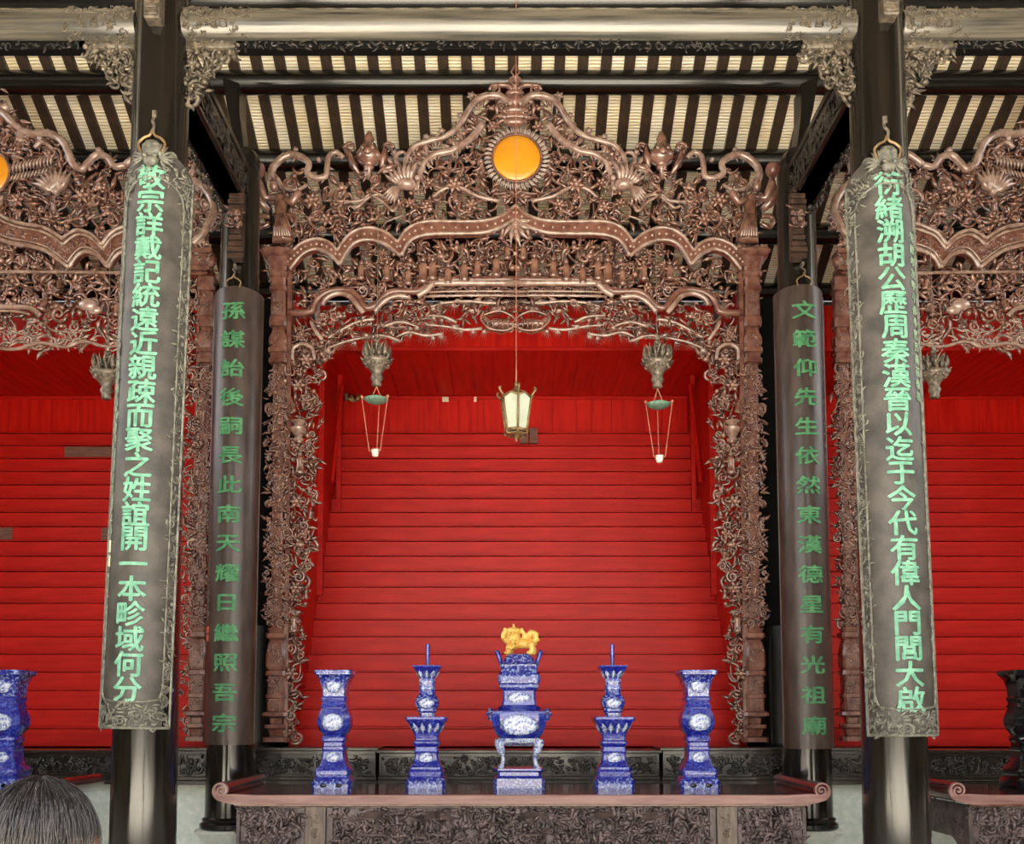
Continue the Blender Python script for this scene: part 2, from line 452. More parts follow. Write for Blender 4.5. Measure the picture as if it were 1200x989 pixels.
# ------------------------------------------------------------------ inscriptions: all glyphs first, in one evaluation
TEXTS = {
 'front_left': '敬宗詳戴記統遠近親疎而聚之姓誼開一本畛域何分',
 'front_right': '衍緒溯胡公歷周秦漢晉以迄于今代有偉人門閭大啟',
 'rear_left': '孫謀詒後嗣長此南天耀日繼照吾宗',
 'rear_right': '文範仰先生依然東漢德星有光祖廟',
 'small_right': '光緒年次甲午仲冬穀旦裔孫敬書',
 'small_left': '後學裔孫敬撰并書丹於羊城之西',
 'tiny_left': '光緒甲午仲冬吉日裔孫敬題并書於書院之後堂',
 'tiny_right': '光緒甲午仲冬裔孫敬書',
}
GLYPH = {}
def make_glyphs():
    tmp = {}
    for key, s in TEXTS.items():
        big = not key.startswith(('small', 'tiny'))
        for ch in s:
            if (ch, big) in tmp: continue
            c = bpy.data.curves.new('glyph', 'FONT'); c.body = ch; c.size = 1.0
            c.align_x = 'CENTER'; c.align_y = 'CENTER'
            c.offset = 0; c.extrude = .02; c.resolution_u = 2
            o = bpy.data.objects.new('glyph', c); col.objects.link(o); tmp[(ch, big)] = o
    dg = bpy.context.evaluated_depsgraph_get()
    for k, o in tmp.items():
        me = bpy.data.meshes.new_from_object(o.evaluated_get(dg))
        bm = bmesh.new(); bm.from_mesh(me)
        for cut in np.arange(-.4, .45, .1):                      # upright cuts, so that a glyph can follow the curved board
            bmesh.ops.bisect_plane(bm, geom=bm.verts[:]+bm.edges[:]+bm.faces[:], plane_co=(cut, 0, 0), plane_no=(1, 0, 0))
        bm.to_mesh(me); bm.free()
        v = np.array([list(p.co) for p in me.vertices]) if len(me.vertices) else np.zeros((1, 3))
        cx = (v[:, 0].max()+v[:, 0].min())/2; cy = (v[:, 1].max()+v[:, 1].min())/2
        v[:, 0] -= cx; v[:, 1] -= cy
        fc = [tuple(p.vertices) for p in me.polygons]
        b = .022 if k[1] else .016; nv = len(v); V = []; Q = []
        for j, (dx, dy) in enumerate(((0, 0), (b, 0), (-b, 0), (0, b), (0, -b))):     # brush weight
            V.append(v+np.array((dx, dy, 0))); Q += [tuple(i+j*nv for i in q) for q in fc]
        GLYPH[k] = (np.concatenate(V), Q)
        bpy.data.meshes.remove(me)
    for o in tmp.values():
        c = o.data; bpy.data.objects.remove(o); bpy.data.curves.remove(c)
make_glyphs()

# ================================================================== THE SETTING
def structure(o): o['kind'] = 'structure'; return o
fl = MB().box(-15, 15, 1.5, 14.8, -.2, 0); structure(fl.build('floor', M['stone_dark'], smooth=False))
ct = MB().box(-30, 30, -32, 1.5, -.35, -.12); structure(ct.build('trim_1', M['court'], smooth=False))
# unseen courtyard walls behind the viewer, added to limit light and shape reflections
structure(MB().box(-9.6, -9.3, -24, .9, -.2, 5.5).build('added_gallery_left', M['side_wall'], smooth=False))
structure(MB().box(9.3, 9.6, -24, .9, -.2, 5.5).build('added_gallery_right', M['side_wall'], smooth=False))
structure(MB().box(-15, 15, -24.3, -24, -.2, 7).build('added_wall_opposite', M['court'], smooth=False))  # added pale wall that brightens the streak on the columns
structure(MB().box(-15, -6.2, .9, 1.15, -.2, 8.6).build('added_wall_front_left', M['dark_wall'], smooth=False))  # added dark walls either side narrow the opening and cut side light
structure(MB().box(6.2, 15, .9, 1.15, -.2, 8.6).build('added_wall_front_right', M['dark_wall'], smooth=False))
structure(MB().box(-15, 15, 14.8, 15.1, -.2, 7.2).build('wall_back', M['dark_wall'], smooth=False))
structure(MB().box(-15.3, -15, 0, 15.1, -.2, 7.2).build('wall_left', M['side_wall'], smooth=False))
structure(MB().box(15, 15.3, 0, 15.1, -.2, 7.2).build('wall_right', M['side_wall'], smooth=False))

SL = .554
def zr(Y): return 15.93-SL*Y
c_ = MB()
RIDGE = 6.0
c_.add([(-15.3, RIDGE, zr(RIDGE)), (15.3, RIDGE, zr(RIDGE)), (15.3, 15.4, zr(15.4)), (-15.3, 15.4, zr(15.4)),
        (-15.3, RIDGE, zr(RIDGE)+.2), (15.3, RIDGE, zr(RIDGE)+.2), (15.3, 15.4, zr(15.4)+.2), (-15.3, 15.4, zr(15.4)+.2)],
       [(3, 2, 1, 0), (4, 5, 6, 7), (0, 1, 5, 4), (1, 2, 6, 5), (2, 3, 7, 6), (3, 0, 4, 7)])
y1 = -2.5
zf = zr(RIDGE)-SL*(RIDGE-y1)
ceiling = structure(c_.build('ceiling', M['tile'], smooth=False))
c_ = MB()
c_.add([(-15.3, RIDGE, zr(RIDGE)), (15.3, RIDGE, zr(RIDGE)), (15.3, y1, zf), (-15.3, y1, zf),
        (-15.3, RIDGE, zr(RIDGE)+.2), (15.3, RIDGE, zr(RIDGE)+.2), (15.3, y1, zf+.2), (-15.3, y1, zf+.2)],
       [(0, 1, 2, 3), (7, 6, 5, 4), (0, 4, 5, 1), (1, 5, 6, 2), (2, 6, 7, 3), (3, 7, 4, 0)])
structure(c_.build('ceiling', M['rafter'], smooth=False))  # unseen front slope, given dark wood to dim the upper column reflections
# rafters (one mesh shared)
ra = MB()
L0, L1 = 6.2, 14.75
ra.add([(-.066, L0, zr(L0)-.07), (.066, L0, zr(L0)-.07), (.066, L1, zr(L1)-.07), (-.066, L1, zr(L1)-.07),
        (-.066, L0, zr(L0)+.01), (.066, L0, zr(L0)+.01), (.066, L1, zr(L1)+.01), (-.066, L1, zr(L1)+.01)],
       [(3, 2, 1, 0), (4, 5, 6, 7), (0, 1, 5, 4), (1, 2, 6, 5), (2, 3, 7, 6), (3, 0, 4, 7)])
r_me = ra.mesh('rafter', M['rafter'], False)
for k in range(-28, 35):
    o = bpy.data.objects.new('rafter', r_me); col.objects.link(o); o.parent = ceiling
    o.location = (-.91+k*.292, 0, 0)
# purlins
for (Y, r) in ((8.9, .13), (9.75, .13), (10.54, .14), (11.33, .14), (12.2, .14), (13.15, .14), (14.0, .14)):
    z = zr(Y)-.07-r
    MB().tube([(-15, Y, z), (15, Y, z)], r, 24).build('purlin', M['purlin'], ceiling)

# stone dais under the altars
da = MB().box(-9.8, 9.8, 10.92, 14.75, 0, .718, .02)
dais = da.build('stone_dais', M['stone'], smooth=False)
tag(dais, 'long pale grey-green stone dais with recessed panels under the dark carved plinths', 'platform')
def panel_frame(x0, x1, z0, z1, yf, mtl, par):
    m = MB(); t = .035
    for (a, b, c, d) in ((x0, x1, z0, z0+t), (x0, x1, z1-t, z1), (x0, x0+t, z0+t, z1-t), (x1-t, x1, z0+t, z1-t)):
        m.box(a, b, yf-.015, yf+.01, c, d, .004)
    m.build('panel_border', mtl, par, False)
for k in range(-6, 6):
    panel_frame(k*1.6+.12, k*1.6+1.48, .1, .58, 10.92, M['stone'], dais)

# ------------------------------------------------------------------ red tiered niche per bay
def niche(cx, label, loc_label, bare=()):
    t = thing('tiered_altar', label, 'altar', (cx, 11.3, .72))
    hw = 2.70
    rnd = random.Random(int(cx*10)+5)
    r_, h_ = .145, .238
    z0 = 1.5-.38-.72
    n = 20
    pm = MB().box(-hw, hw, 0, .16, 0, .208, .003); pm.box(-hw, hw, .06, .18, .2, .224); pm.box(-hw, hw, -.006, .2, .222, .2375, .002)
    me = pm.mesh('plank', M['red'], False)
    y0 = 0.1+r_
    for k in range(n):
        o = bpy.data.objects.new('plank', me); col.objects.link(o); o.parent = t
        o.location = (rnd.uniform(-.004, .004), y0+k*r_+rnd.uniform(-.004, .004), z0+k*h_)
    # backing
    bk = MB().prism([(0, 0), (1, 0)] and [(-hw, 0), (hw, 0), (hw, z0+n*h_-.3), (-hw, z0+n*h_-.3)], 3.26, 3.3)
    bk.build('back_board', M['red'], t, False)
    zt = z0+n*h_
    yb = y0+(n-1)*r_+.14
    # upright boards above the tiers
    x = -hw
    while x < hw-.02:
        w = rnd.uniform(.24, .42); x2 = min(hw, x+w)
        MB().box(x+.002, x2-.002, yb+rnd.uniform(-.003, .003), yb+.04, zt-.05, zt+.61, .004).build('upright_board', M['red_vertical'], t, False)
        x = x2
    zc = zt+.61
    # ceiling boards running front to back
    x = -hw; yf = 1.28
    while x < hw-.02:
        w = rnd.uniform(.26, .36); x2 = min(hw, x+w)
        m = MB(); e = rnd.uniform(-.003, .003)
        m.box(x+.002, x2-.002, yf, yb+.04, zc+e, zc+.035, .003)
        m.build('canopy_board', M['red_vertical'], t, False)
        x = x2
    MB().box(-hw, hw, yf, yb+.04, zc+.036, zc+.06).build('canopy_leak_stop', M['red'], t, False)  # added slabs that keep light from showing through the board joints
    MB().box(-hw, hw, yf+.002, yf+.03, zc+.06, zc+.62).build('lintel_leak_stop', M['red'], t, False)
    MB().box(-hw, hw, yb+.042, yb+.06, zt-.05, zt+.61).build('upright_leak_stop', M['red'], t, False)
    MB().box(-hw, hw, yb-.03, yb, zc-.05, zc-.002, .006).build('cornice', M['red'], t, False)
    # lintel boards in front
    x = -hw
    while x < hw-.02:
        w = rnd.uniform(.3, .5); x2 = min(hw, x+w)
        MB().box(x+.002, x2-.002, yf-.03, yf, zc+.02, zc+.62, .004).build('lintel_board', M['red_vertical'], t, False)
        x = x2
    MB().box(-hw, hw, yf-.06, yf+.0, zc-.02, zc+.03, .008).build('lintel_rail', M['red'], t, False)
    for s in (-1, 1):
        a, b = (hw, hw+.05) if s > 0 else (-hw-.05, -hw)
        MB().box(a, b, 0, yb+.04, 0, zc+.25, .004).build('side_wall', M['red_vertical'], t, False)
        # uprights and cheek rails on each side
        q = (hw-.07)*s
        MB().box(min(q, q+.07*s), max(q, q+.07*s), 1.30, 1.38, 2.4, zc, .006).build('post', M['red'], t, False)
        q = (hw-.14)*s
        MB().box(min(q, q+.06*s), max(q, q+.06*s), 2.2, 2.26, 3.4, zc, .006).build('post', M['red'], t, False)
        MB().tube([(q, 1.5, 4.0), (q, 2.2, zc-.15)], .035, 4).build('brace', M['red'], t, False)
    for (xa, xb, row) in bare:
        m = MB().box(xa, xb, -.006, .005, .01, .2)
        o = m.build('bare_board', M['bare'], t, False, label='unpainted brown length of board')
        o.location = (0, y0+row*r_-.003, z0+row*h_)
    return t, zc+.72
nc, NZ = niche(0.02, 'red painted stepped altar with horizontal planks behind the central carved screen and blue vessels', '')
niche(-6.08, 'red painted stepped altar in the left bay with two bare brown board patches', '', bare=((-.81, .25, 18), (.17, .5, 12), (-1.35, -1.1, 12)))
niche(6.22, 'red painted stepped altar in the right bay behind the right carved screen', '')
for i, px in enumerate((610.5, 622)):
    m = MB(); p = at(px, 521, 14.28); q = at(px+8, 503, 14.28)
    m.box(p.x-.02, q.x, -.03, .02, p.z, q.z, .003)
    o = m.build('bare_strip', M['bare'], None, False); o.location = (0, 14.24, 0)
    tag(o, 'small bare brown wood strip, '+('left' if i == 0 else 'right')+' one of two below the glass lantern', 'board')

# black blocks added to darken the gaps between bays
for s, w in ((-1, 'left'), (1, 'right')):
    x = s*3.09+.04
    m = MB().box(x-.17, x+.17, 11.2, 14.7, .722, 6.6, .01)
    o = m.build('dark_gap_fill', M['pitch'], None, False)
    tag(o, 'added black filler darkening the gap between central and '+w+' bay, behind the inner plaque column', 'dark_gap_fill')
    # outer panel low beside the pilaster
    m = MB().box(-.13, .13, 0, .05, 0, 1.85, .01); m.box(-.1, .1, -.012, 0, .1, 1.75, .004)
    o2 = m.build('lower_panel', M['black'], o, False); o2.location = (x+s*-.02, 11.1, .72)

# ------------------------------------------------------------------ columns
def column(name, label, x, Y, r0, r1, ztop, base, lean=0):
    t = thing(name, label, 'column', (x, Y, 0))
    prof = [(r0*(1-.0*k)+(r1-r0)*(k/10)**1.1, .42+(ztop-.42)*k/10) for k in range(11)]
    m = MB().lathe(prof, 40)
    o = m.build('shaft', M['column'], t)
    b = MB().lathe([(r0+.03, .30), (r0+.05, .32), (r0+.05, .36), (r0+.02, .38), (r0+.03, .41), (r0, .43)], 40)
    b.build('base_ring', M['black'], t)
    b = MB().lathe([(.34, 0), (.34, .06), (.24, .09), (.22, .12), (.33, .25), (.36, .28), (.33, .30)], 48, flute=.035, fn=10)
    b.build('lotus_base', M['stone'], t)
    return t
YF, YR = 7.77, 10.07
def X_at(px, Y, py=900): return at(px, py, Y).x
xfl, xfr = X_at(169.5, YF), X_at(1048.5, YF)
xrl, xrr = X_at(270, YR), X_at(946, YR)
column('round_column', 'thick black lacquered column, front left, carrying the large green-lettered plaque', xfl, YF, .26, .205, zr(YF)-.1, 0)
column('round_column', 'thick black lacquered column, front right, carrying the large green-lettered plaque', xfr, YF, .26, .205, zr(YF)-.1, 0)
column('round_column', 'black column behind the left end of the altar table, with the narrow brown plaque', xrl, YR, .255, .2, 7.5, 0)
column('round_column', 'black column behind the right end of the altar table, with the narrow brown plaque', xrr, YR, .255, .2, 7.5, 0)

# beam end tenons on the front columns near the top of the frame
for s, cx, px in ((-1, xfl, 181), (1, xfr, 1041)):
    m = MB(); p = at(px, 0, 7.5); q = at(px, 26 if s < 0 else 22, 7.5); w = .065
    z0, z1 = q.z, q.z+.6
    m.box(p.x-w, p.x+w, 7.44, 7.56, z0, z1, .01)
    for k in range(9): m.box(p.x-w*.8, p.x+w*.8, 7.425, 7.45, z0+.02+k*.06, z0+.055+k*.06, .006)
    o = m.build('bracket_tenon', M['beam_carving'], None, False)
    tag(o, 'small grey ridged bracket end on the upper '+('left' if s < 0 else 'right')+' front column at the top edge', 'bracket')

# ------------------------------------------------------------------ big lacquered beams (sheen in the colour) with carved brackets
def main_beam(x0, x1, label):
    zc = at(600, 35, YF).z; r = .15
    xm = (x0+x1)/2
    t = thing('round_beam', label, 'beam', (xm, YF, zc))
    h = (x1-x0)/2
    n = 28; vs = []
    m = MB()
    pts = [(-h+2*h*k/n, 0, .012*(1-(2*k/n-1)**2)) for k in range(n+1)]
    m.tube(pts, [r*(.93 if k in (0, n) else 1) for k in range(n+1)], 28)
    m.build('shaft', M['beam'], t)
    # shallow carved fret at each end
    for s in (-1, 1):
        m = MB(); rnd = random.Random(3+s)
        for k in range(90):
            a = R(rnd.uniform(95, 250)); u = rnd.uniform(.03, .62)**1.15
            if rnd.random() < (u/.62)*.55: continue
            x = s*(h-u*1.0-.02)
            y, z = r*math.cos(a), r*math.sin(a)
            m.inst(T_HOOK if rnd.random() < .5 else T_SCROLL, rotm(rnd.uniform(0, 6.28), .055, 0, 1, .35), (x, y-.004 if y < 0 else y, z))
        for (u, dz) in ((.35, -.05), (.2, -.03)):
            x = s*(h-u); w = .06; yy = -.148
            m.tube([(x-w, yy, dz-.04), (x-w*.8, yy, dz+.04), (x+w*.6, yy, dz+.04), (x+w*.8, yy, dz-.03), (x-w*.2, yy, dz-.03), (x-w*.2, yy, dz)], .006, 4)
        m.build('end_carving', M['beam_carving'], t, 'full', kind='stuff')
    # carved strip below
    m = MB(); m.box(-h+.45, h-.45, -.05, .05, -r-.055, -r+.02, .006)
    o = m.build('under_strip', M['pitch'], t, False)
    m = MB(); fill(m, [(-h+.45, -r-.06), (h-.45, -r-.06), (h-.45, -r+.01), (-h+.45, -r+.01)], .045, dict(leaf=2, hook=2, ball=1), 5, y=-.055, dy=.006, dep=.5)
    m.build('strip_carving', M['plinth'], t, 'full', kind='stuff')
    # openwork brackets
    for s in (-1, 1):
        m = MB()
        e = lambda u, z: (s*(h-u), -r-z)
        poly = [e(-.02, .0), e(.50, .0), e(.46, .1), e(.33, .17), e(.26, .3), e(.13, .4), e(.08, .52), e(-.02, .58)]
        m.box(min(s*(h-.5), s*(h+.02)), max(s*(h-.5), s*(h+.02)), -.05, .05, -r-.05, -r+.02, .005)
        fill(m, poly, .062, dict(leaf=3, acan=2, flower=1, hook=2, fig=1, ball=1), 21, y=-.03, dy=.03, size=1.5)
        fill(m, poly, .075, dict(leaf=3, scroll=2, hook=2), 22, y=.03, dy=.02, size=1.6)
        m.build('carved_bracket', M['beam_carving'], t, 'full')
    return t
main_beam(xfl+.2, xfr-.2, 'long dark round beam with painted sheen spanning between the two front columns')
main_beam(xfl-5.9, xfl-.2, 'dark round beam with painted sheen running off to the left from the front left column')
main_beam(xfr+.2, xfr+5.9, 'dark round beam with painted sheen running off to the right from the front right column')

# tie beams between front and rear columns
for s, w in ((-1, 'left'), (1, 'right')):
    xi = (-3.22 if s < 0 else 3.22+.04)
    xo = xi+.27*(1 if s < 0 else -1)
    a, b = min(xi, xo), max(xi, xo)
    t = thing('tie_beam', 'black carved tie beam running from the '+w+' front column back to the '+w+' inner column', 'beam', ((a+b)/2, 8.9, 7.08))
    h = .135
    m = MB().box(-h, h, -1.05, 1.2, 0, .42, .03); m.box(-h-.015, h+.015, -1.05, 1.2, .36, .44, .01); m.box(-h-.01, h+.01, -1.05, 1.2, .0, .05, .01)
    m.build('beam_body', M['black'], t, False)
    m = MB(); fill(m, [(-1.0, .08), (1.1, .08), (1.1, .3), (-1.0, .3)], .07, dict(leaf=2, hook=2, scroll=1), 9, y=-.01, dy=.004, dep=.4)
    m.map(lambda x, y, z: (-h*1.0+y if s > 0 else h-y, x, z))
    m.build('beam_carving', M['plinth'], t, 'full', kind='stuff')
    m = MB(); fill(m, [(-1.0, -.14), (1.05, -.1), (1.05, .0), (-1.0, .0)], .06, dict(leaf=2, hook=2, scroll=1), 19, y=0, dy=.02)
    m.map(lambda x, y, z: (-s*-h*.9+y if s < 0 else s*h*.9+y, x, z))
    m.build('under_carving', M['plinth'], t, 'full', kind='stuff')
    # curved queen post that carries the purlins above the tie beam
    q = thing('curved_strut', 'dark curved cloud-shaped strut under the purlins above the '+w+' inner column', 'strut', (0, 10.52, 0))
    L = [(264, 98), (284, 106), (284, 140), (288, 172), (290, 188), (284, 200), (283, 240), (272, 240), (271, 205), (268, 180), (276, 160), (270, 135)]
    pts = []
    for (px, py) in L:
        p = at(px, py, 10.5); pts.append((p.x if s < 0 else -p.x+.09, p.z))
    if s > 0: pts = pts[::-1]
    MB().prism(pts, -.14, .14).build('strut_body', M['black'], q, False)
    cx_, cz_ = at(278, 168, 10.0).x, at(278, 168, 10.0).z
    if s > 0: cx_ = -cx_+.09
    MB().lathe([(.0, -.14), (.13, -.12), (.16, 0), (.13, .12), (0, .14)], 14).map(lambda x, y, z: (cx_+x, z*.9-.15, cz_+y)).build('strut_boss', M['black'], q)
    # dark block where the purlin meets the column
    # carved hanging bracket on the inner column
    cxb = at(277 if s < 0 else 935, 262, 9.72).x
    b = thing('hanging_bracket', 'narrow brown ridged bracket above the hook of the '+w+' brown plaque', 'bracket', (cxb, 9.74, 0))
    zt, zb = at(277, 220, 9.72).z, at(277, 304, 9.72).z
    m = MB(); m.box(-.06, .06, -.02, .1, zb+.02, zt, .01)
    m.build('bracket_body', M['bracket'], b, False)
    m = MB(); n = 12
    for k in range(n):
        z = zb+(zt-zb)*k/n; wv = .055+.03*(.5+.5*math.sin(k*.8+1))
        m.box(-wv-.01*s*0, wv, -.05-.01*(k % 2), -.01, z+.008, z+(zt-zb)/n-.006, .008)
    m.build('bracket_ridges', M['bracket'], b, False)
    m = MB(); fill(m, [(-.07, zb+.3), (.07, zb+.3), (.07, zb+.55), (-.07, zb+.55)], .045, dict(leaf=2, scroll=1, flower=1), 4, y=-.06, dy=.01)
    m.build('bracket_carving', M['carved'], b, 'full', kind='stuff')

# ------------------------------------------------------------------ couplet plaques
def arc_map(Rr, z0):
    return lambda x, y, z: ((Rr-y)*math.sin(x/Rr), -(Rr-y)*math.cos(x/Rr), z)
def ring_hook(t, Rr, z, mtl, big):
    s = 1.0 if big else .72
    y = -Rr-.02
    m = MB()
    pts = [(-.09, y, z-.06), (-.11, y, z+.01), (-.07, y, z+.06), (-.02, y, z+.085), (0, y, z+.13), (.02, y, z+.085), (.07, y, z+.06), (.11, y, z+.01), (.09, y, z-.06)]
    pts = [(p[0]*s, p[1], z+(p[2]-z)*s) for p in pts]
    m.tube(smooth_path(pts, 4), .011*s, 7)
    m.build('hanging_ring', mtl, t)
    m = MB(); a = z+.12*s
    m.tube(smooth_path([(0, y, a-.02), (.012, y, a+.05*s), (-.012, y+.02, a+.1*s), (0, y+.04, a+.16*s)], 4), .012*s, 6)
    m.box(-.018*s, .018*s, y+.02, -Rr+.09, a+.14*s, a+.2*s, .005)
    m.build('hook', M['pewter'], t)
def plaque(name, label, cx, cy, Rr, ang, ztop, zbot, text, mats, char, z_first, z_last, tilt=(0, 0), side=1, ornate=True):
    t = thing(name, label, 'plaque', (cx, cy, zbot))
    t.rotation_euler = (tilt[0], tilt[1], 0)
    H = ztop-zbot; body, edge, ink = mats
    S = Rr*ang
    # curved board
    n = 28; nz = 30; vs = []; m = MB()
    def top(u):  # arched top edge
        return H-(.16 if ornate else .04)*abs(u)**2.2
    for lay in (0, .035):
        for i in range(n+1):
            u = -1+2*i/n; a = u*ang
            for z in (0, top(u)):
                vs.append(((Rr-.035+lay)*math.sin(a), -(Rr-.035+lay)*math.cos(a), z))
    f = []; o2 = (n+1)*2
    for i in range(n):
        f.append((i*2+1, i*2+3, i*2+2, i*2)); f.append((o2+i*2, o2+i*2+2, o2+i*2+3, o2+i*2+1))
        f.append((i*2, i*2+2, o2+i*2+2, o2+i*2)); f.append((o2+i*2+1, o2+i*2+3, i*2+3, i*2+1))
    f.append((0, o2, o2+1, 1)); f.append((n*2+1, o2+n*2+1, o2+n*2, n*2))
    m.add(vs, f)
    m.build('board', body, t)
    mp = arc_map(Rr, 0)
    if ornate:
        bw = .085
        m = MB()
        for sgn in (-1, 1):
            pts = [(sgn*(S-bw), -.008, .28)]+[(sgn*(S-bw), -.008, z) for z in np.linspace(.34, H-.5, 30)]
            m.tube(pts, .009, 5)
            m.tube([(sgn*(S-.006), -.008, z) for z in np.linspace(0.02, H-.2, 30)], .012, 5)
        m.tube(smooth_path([(-S+bw, -.008, .34), (-S+bw+.03, -.008, .25), (-S+bw+.08, -.008, .235), (0, -.008, .215), (S-bw-.08, -.008, .235), (S-bw-.03, -.008, .25), (S-bw, -.008, .34)], 6), .009, 5)
        m.tube([(x, -.008, .012) for x in np.linspace(-S, S, 12)], .012, 5)
        m.tube(smooth_path([(-S+bw, -.008, H-.5), (-S+bw+.03, -.008, H-.36), (-.12, -.008, H-.27), (0, -.008, H-.25), (.12, -.008, H-.27), (S-bw-.03, -.008, H-.36), (S-bw, -.008, H-.5)], 6), .009, 5)
        m.map(mp); m.build('border_line', edge, t)
        m = MB()
        wt = dict(leaf=3, leaf2=2, scroll=2, hook=3, ball=1)
        for sgn in (-1, 1):
            fill(m, [(sgn*(S-bw), .2), (sgn*S*.985, .2), (sgn*S*.985, H-.3), (sgn*(S-bw), H-.3)], .045, wt, 31+sgn, y=-.004, dy=.004, dep=.45, size=1.5)
        fill(m, [(-S, .02), (S, .02), (S, .28), (S-bw, .24), (0, .2), (-S+bw, .24), (-S, .28)], .05, wt, 41, y=-.004, dy=.004, dep=.5, size=1.5)
        fill(m, [(-S*.98, H-.5), (-S+bw, H-.45), (-.15, H-.29), (0, H-.27), (.15, H-.29), (S-bw, H-.45), (S*.98, H-.5), (S*.98, H-.18), (0, H-.02), (-S*.98, H-.18)], .05, wt, 42, y=-.004, dy=.004, dep=.5, size=1.5)
        m.map(mp); m.build('border_carving', edge, t, 'full', kind='stuff')
        # bat crest
        m = MB(); zc = H-.03
        m.ball((0, -.02, zc+.02), .085, 1, .5, .9); m.ball((0, -.03, zc-.09), .06, 1, .6, .8)
        m.ball((-.035, -.06, zc-.06), .018); m.ball((.035, -.06, zc-.06), .018)
        for sgn in (-1, 1):
            for k in range(6):
                a = R(200-k*22)
                b = MB(); _leaf(b, .13, .04, .15, .15, 0, 0, a)
                v = np.concatenate(b.V); v[:, 0] = v[:, 0]*(1 if sgn < 0 else -1); m.add(v+np.array((sgn*.06, -.015, zc-.06)), b.Fc)
            m.inst(T_SCROLL, rotm(0, .08, 0, sgn, .5), (sgn*.15, -.01, zc-.02))
        m.map(mp); m.build('bat_crest', edge, t, 'full')
        # little fan at the foot
        m = MB()
        for k in range(4): m.box(-.07+.0*k, .07, -.012, 0, .07+k*.028, .085+k*.028, .002)
        m.map(mp); m.build('foot_emblem', edge, t, False)
    else:
        m = MB()
        for sgn in (-1, 1): m.tube([(sgn*(S-.02), -.002, z) for z in np.linspace(0.02, H-.06, 30)], .006, 4)
        m.map(mp); m.build('edge_line', edge, t)
    n = len(text)
    for i, ch in enumerate(text):
        v, fc = GLYPH[(ch, True)]
        z = z_first+(z_last-z_first)*i/(n-1)-zbot
        m = MB(); w = v.copy()
        m.add(np.stack([w[:, 0]*char[0], -.004-w[:, 2]*.18-.006, w[:, 1]*char[1]+z], 1), fc)
        m.map(mp); m.build('character', ink, t, False)
    return t, mp, S, H
def small_text(t, mp, text, s, z_first, z_last, size, ink, zbot, name='small_inscription'):
    m = MB(); n = len(text)
    for i, ch in enumerate(text):
        v, fc = GLYPH[(ch, False)]; z = z_first+(z_last-z_first)*i/(n-1)-zbot
        m.add(np.stack([v[:, 0]*size*.9+s, -.006-v[:, 2]*.12, v[:, 1]*size+z], 1), fc)
    m.map(mp); m.build(name, ink, t, False, kind='stuff')
def zz(py, Y): return at(600, py, Y).z

Rf = .295; YP = 7.45
PM = (M['plaque'], M['plaque_edge'], M['jade'])
tl, mp, S, H = plaque('couplet_plaque', 'tall curved grey plaque with bat crest and green characters on the front left column', xfl-.05, YF, Rf, R(70), zz(168, YP), zz(855, YP),
    TEXTS['front_left'], PM, (.235, .215), zz(202, YP), zz(808, YP), tilt=(R(-.6), R(1.0)))
ring_hook(tl, Rf, H+.02, M['gold_iron'], True)
small_text(tl, mp, TEXTS['small_left'], -S+.075, zz(418, YP), zz(617, YP), .085, M['pale_ink'], zz(855, YP))
for k, py in enumerate((637, 654)):
    z = zz(py, YP)-zz(855, YP)
    MB().box(-S+.05, -S+.1, -.014, -.002, z-.05, z+.05, .003).map(mp).build('seal', M['seal_white'], tl, False)
tr, mp, S, H = plaque('couplet_plaque', 'tall curved grey plaque with bat crest and green characters on the front right column', xfr+.03, YF, Rf, R(70), zz(175, YP), zz(864, YP),
    TEXTS['front_right'], PM, (.235, .215), zz(210, YP), zz(820, YP), tilt=(R(-.6), R(-.75)))
ring_hook(tr, Rf, H+.02, M['gold_iron'], True)
small_text(tr, mp, TEXTS['small_right'], S-.135, zz(268, YP), zz(459, YP), .085, M['pale_ink'], zz(864, YP))
Rr_ = .275; YQ = 9.8
PB = (M['plaque_brown'], M['plaque_brown'], M['jade_dull'])
t3, mp, S, H = plaque('couplet_plaque', 'narrow plain brown plaque with green characters on the inner left column', xrl, YR, Rr_, R(78), zz(335, YQ), zz(873, YQ),
    TEXTS['rear_left'], PB, (.265, .2), zz(364, YQ), zz(847, YQ), tilt=(0, R(.25)), ornate=False)
ring_hook(t3, Rr_, H+.02, M['gold_iron'], False)
small_text(t3, mp, TEXTS['tiny_left'], -S+.13, zz(572, YQ), zz(726, YQ), .055, M['grey_ink'], zz(873, YQ))
for py in (737, 747):
    z = zz(py, YQ)-zz(873, YQ)
    MB().box(-S+.1, -S+.145, -.012, -.002, z-.035, z+.035, .003).map(mp).build('seal', M['seal_red'], t3, False)
t4, mp, S, H = plaque('couplet_plaque', 'narrow plain brown plaque with green characters on the inner right column', xrr, YR, Rr_, R(78), zz(333, YQ), zz(878, YQ),
    TEXTS['rear_right'], PB, (.265, .2), zz(363, YQ), zz(850, YQ), tilt=(0, R(-.25)), ornate=False)
ring_hook(t4, Rr_, H+.02, M['gold_iron'], False)
small_text(t4, mp, TEXTS['tiny_right'], S-.13, zz(414, YQ), zz(532, YQ), .045, M['grey_ink'], zz(878, YQ))

# ------------------------------------------------------------------ carved screens
YS = 10.9
PXM = F/YS                                   # pixels per metre on the screen plane
W_MIX = dict(leaf=4, leaf2=3, acan=3, scroll=2, hook=3, flower=1.2, ball=1.6, cloud=.8, bird=.4, fig=.5)

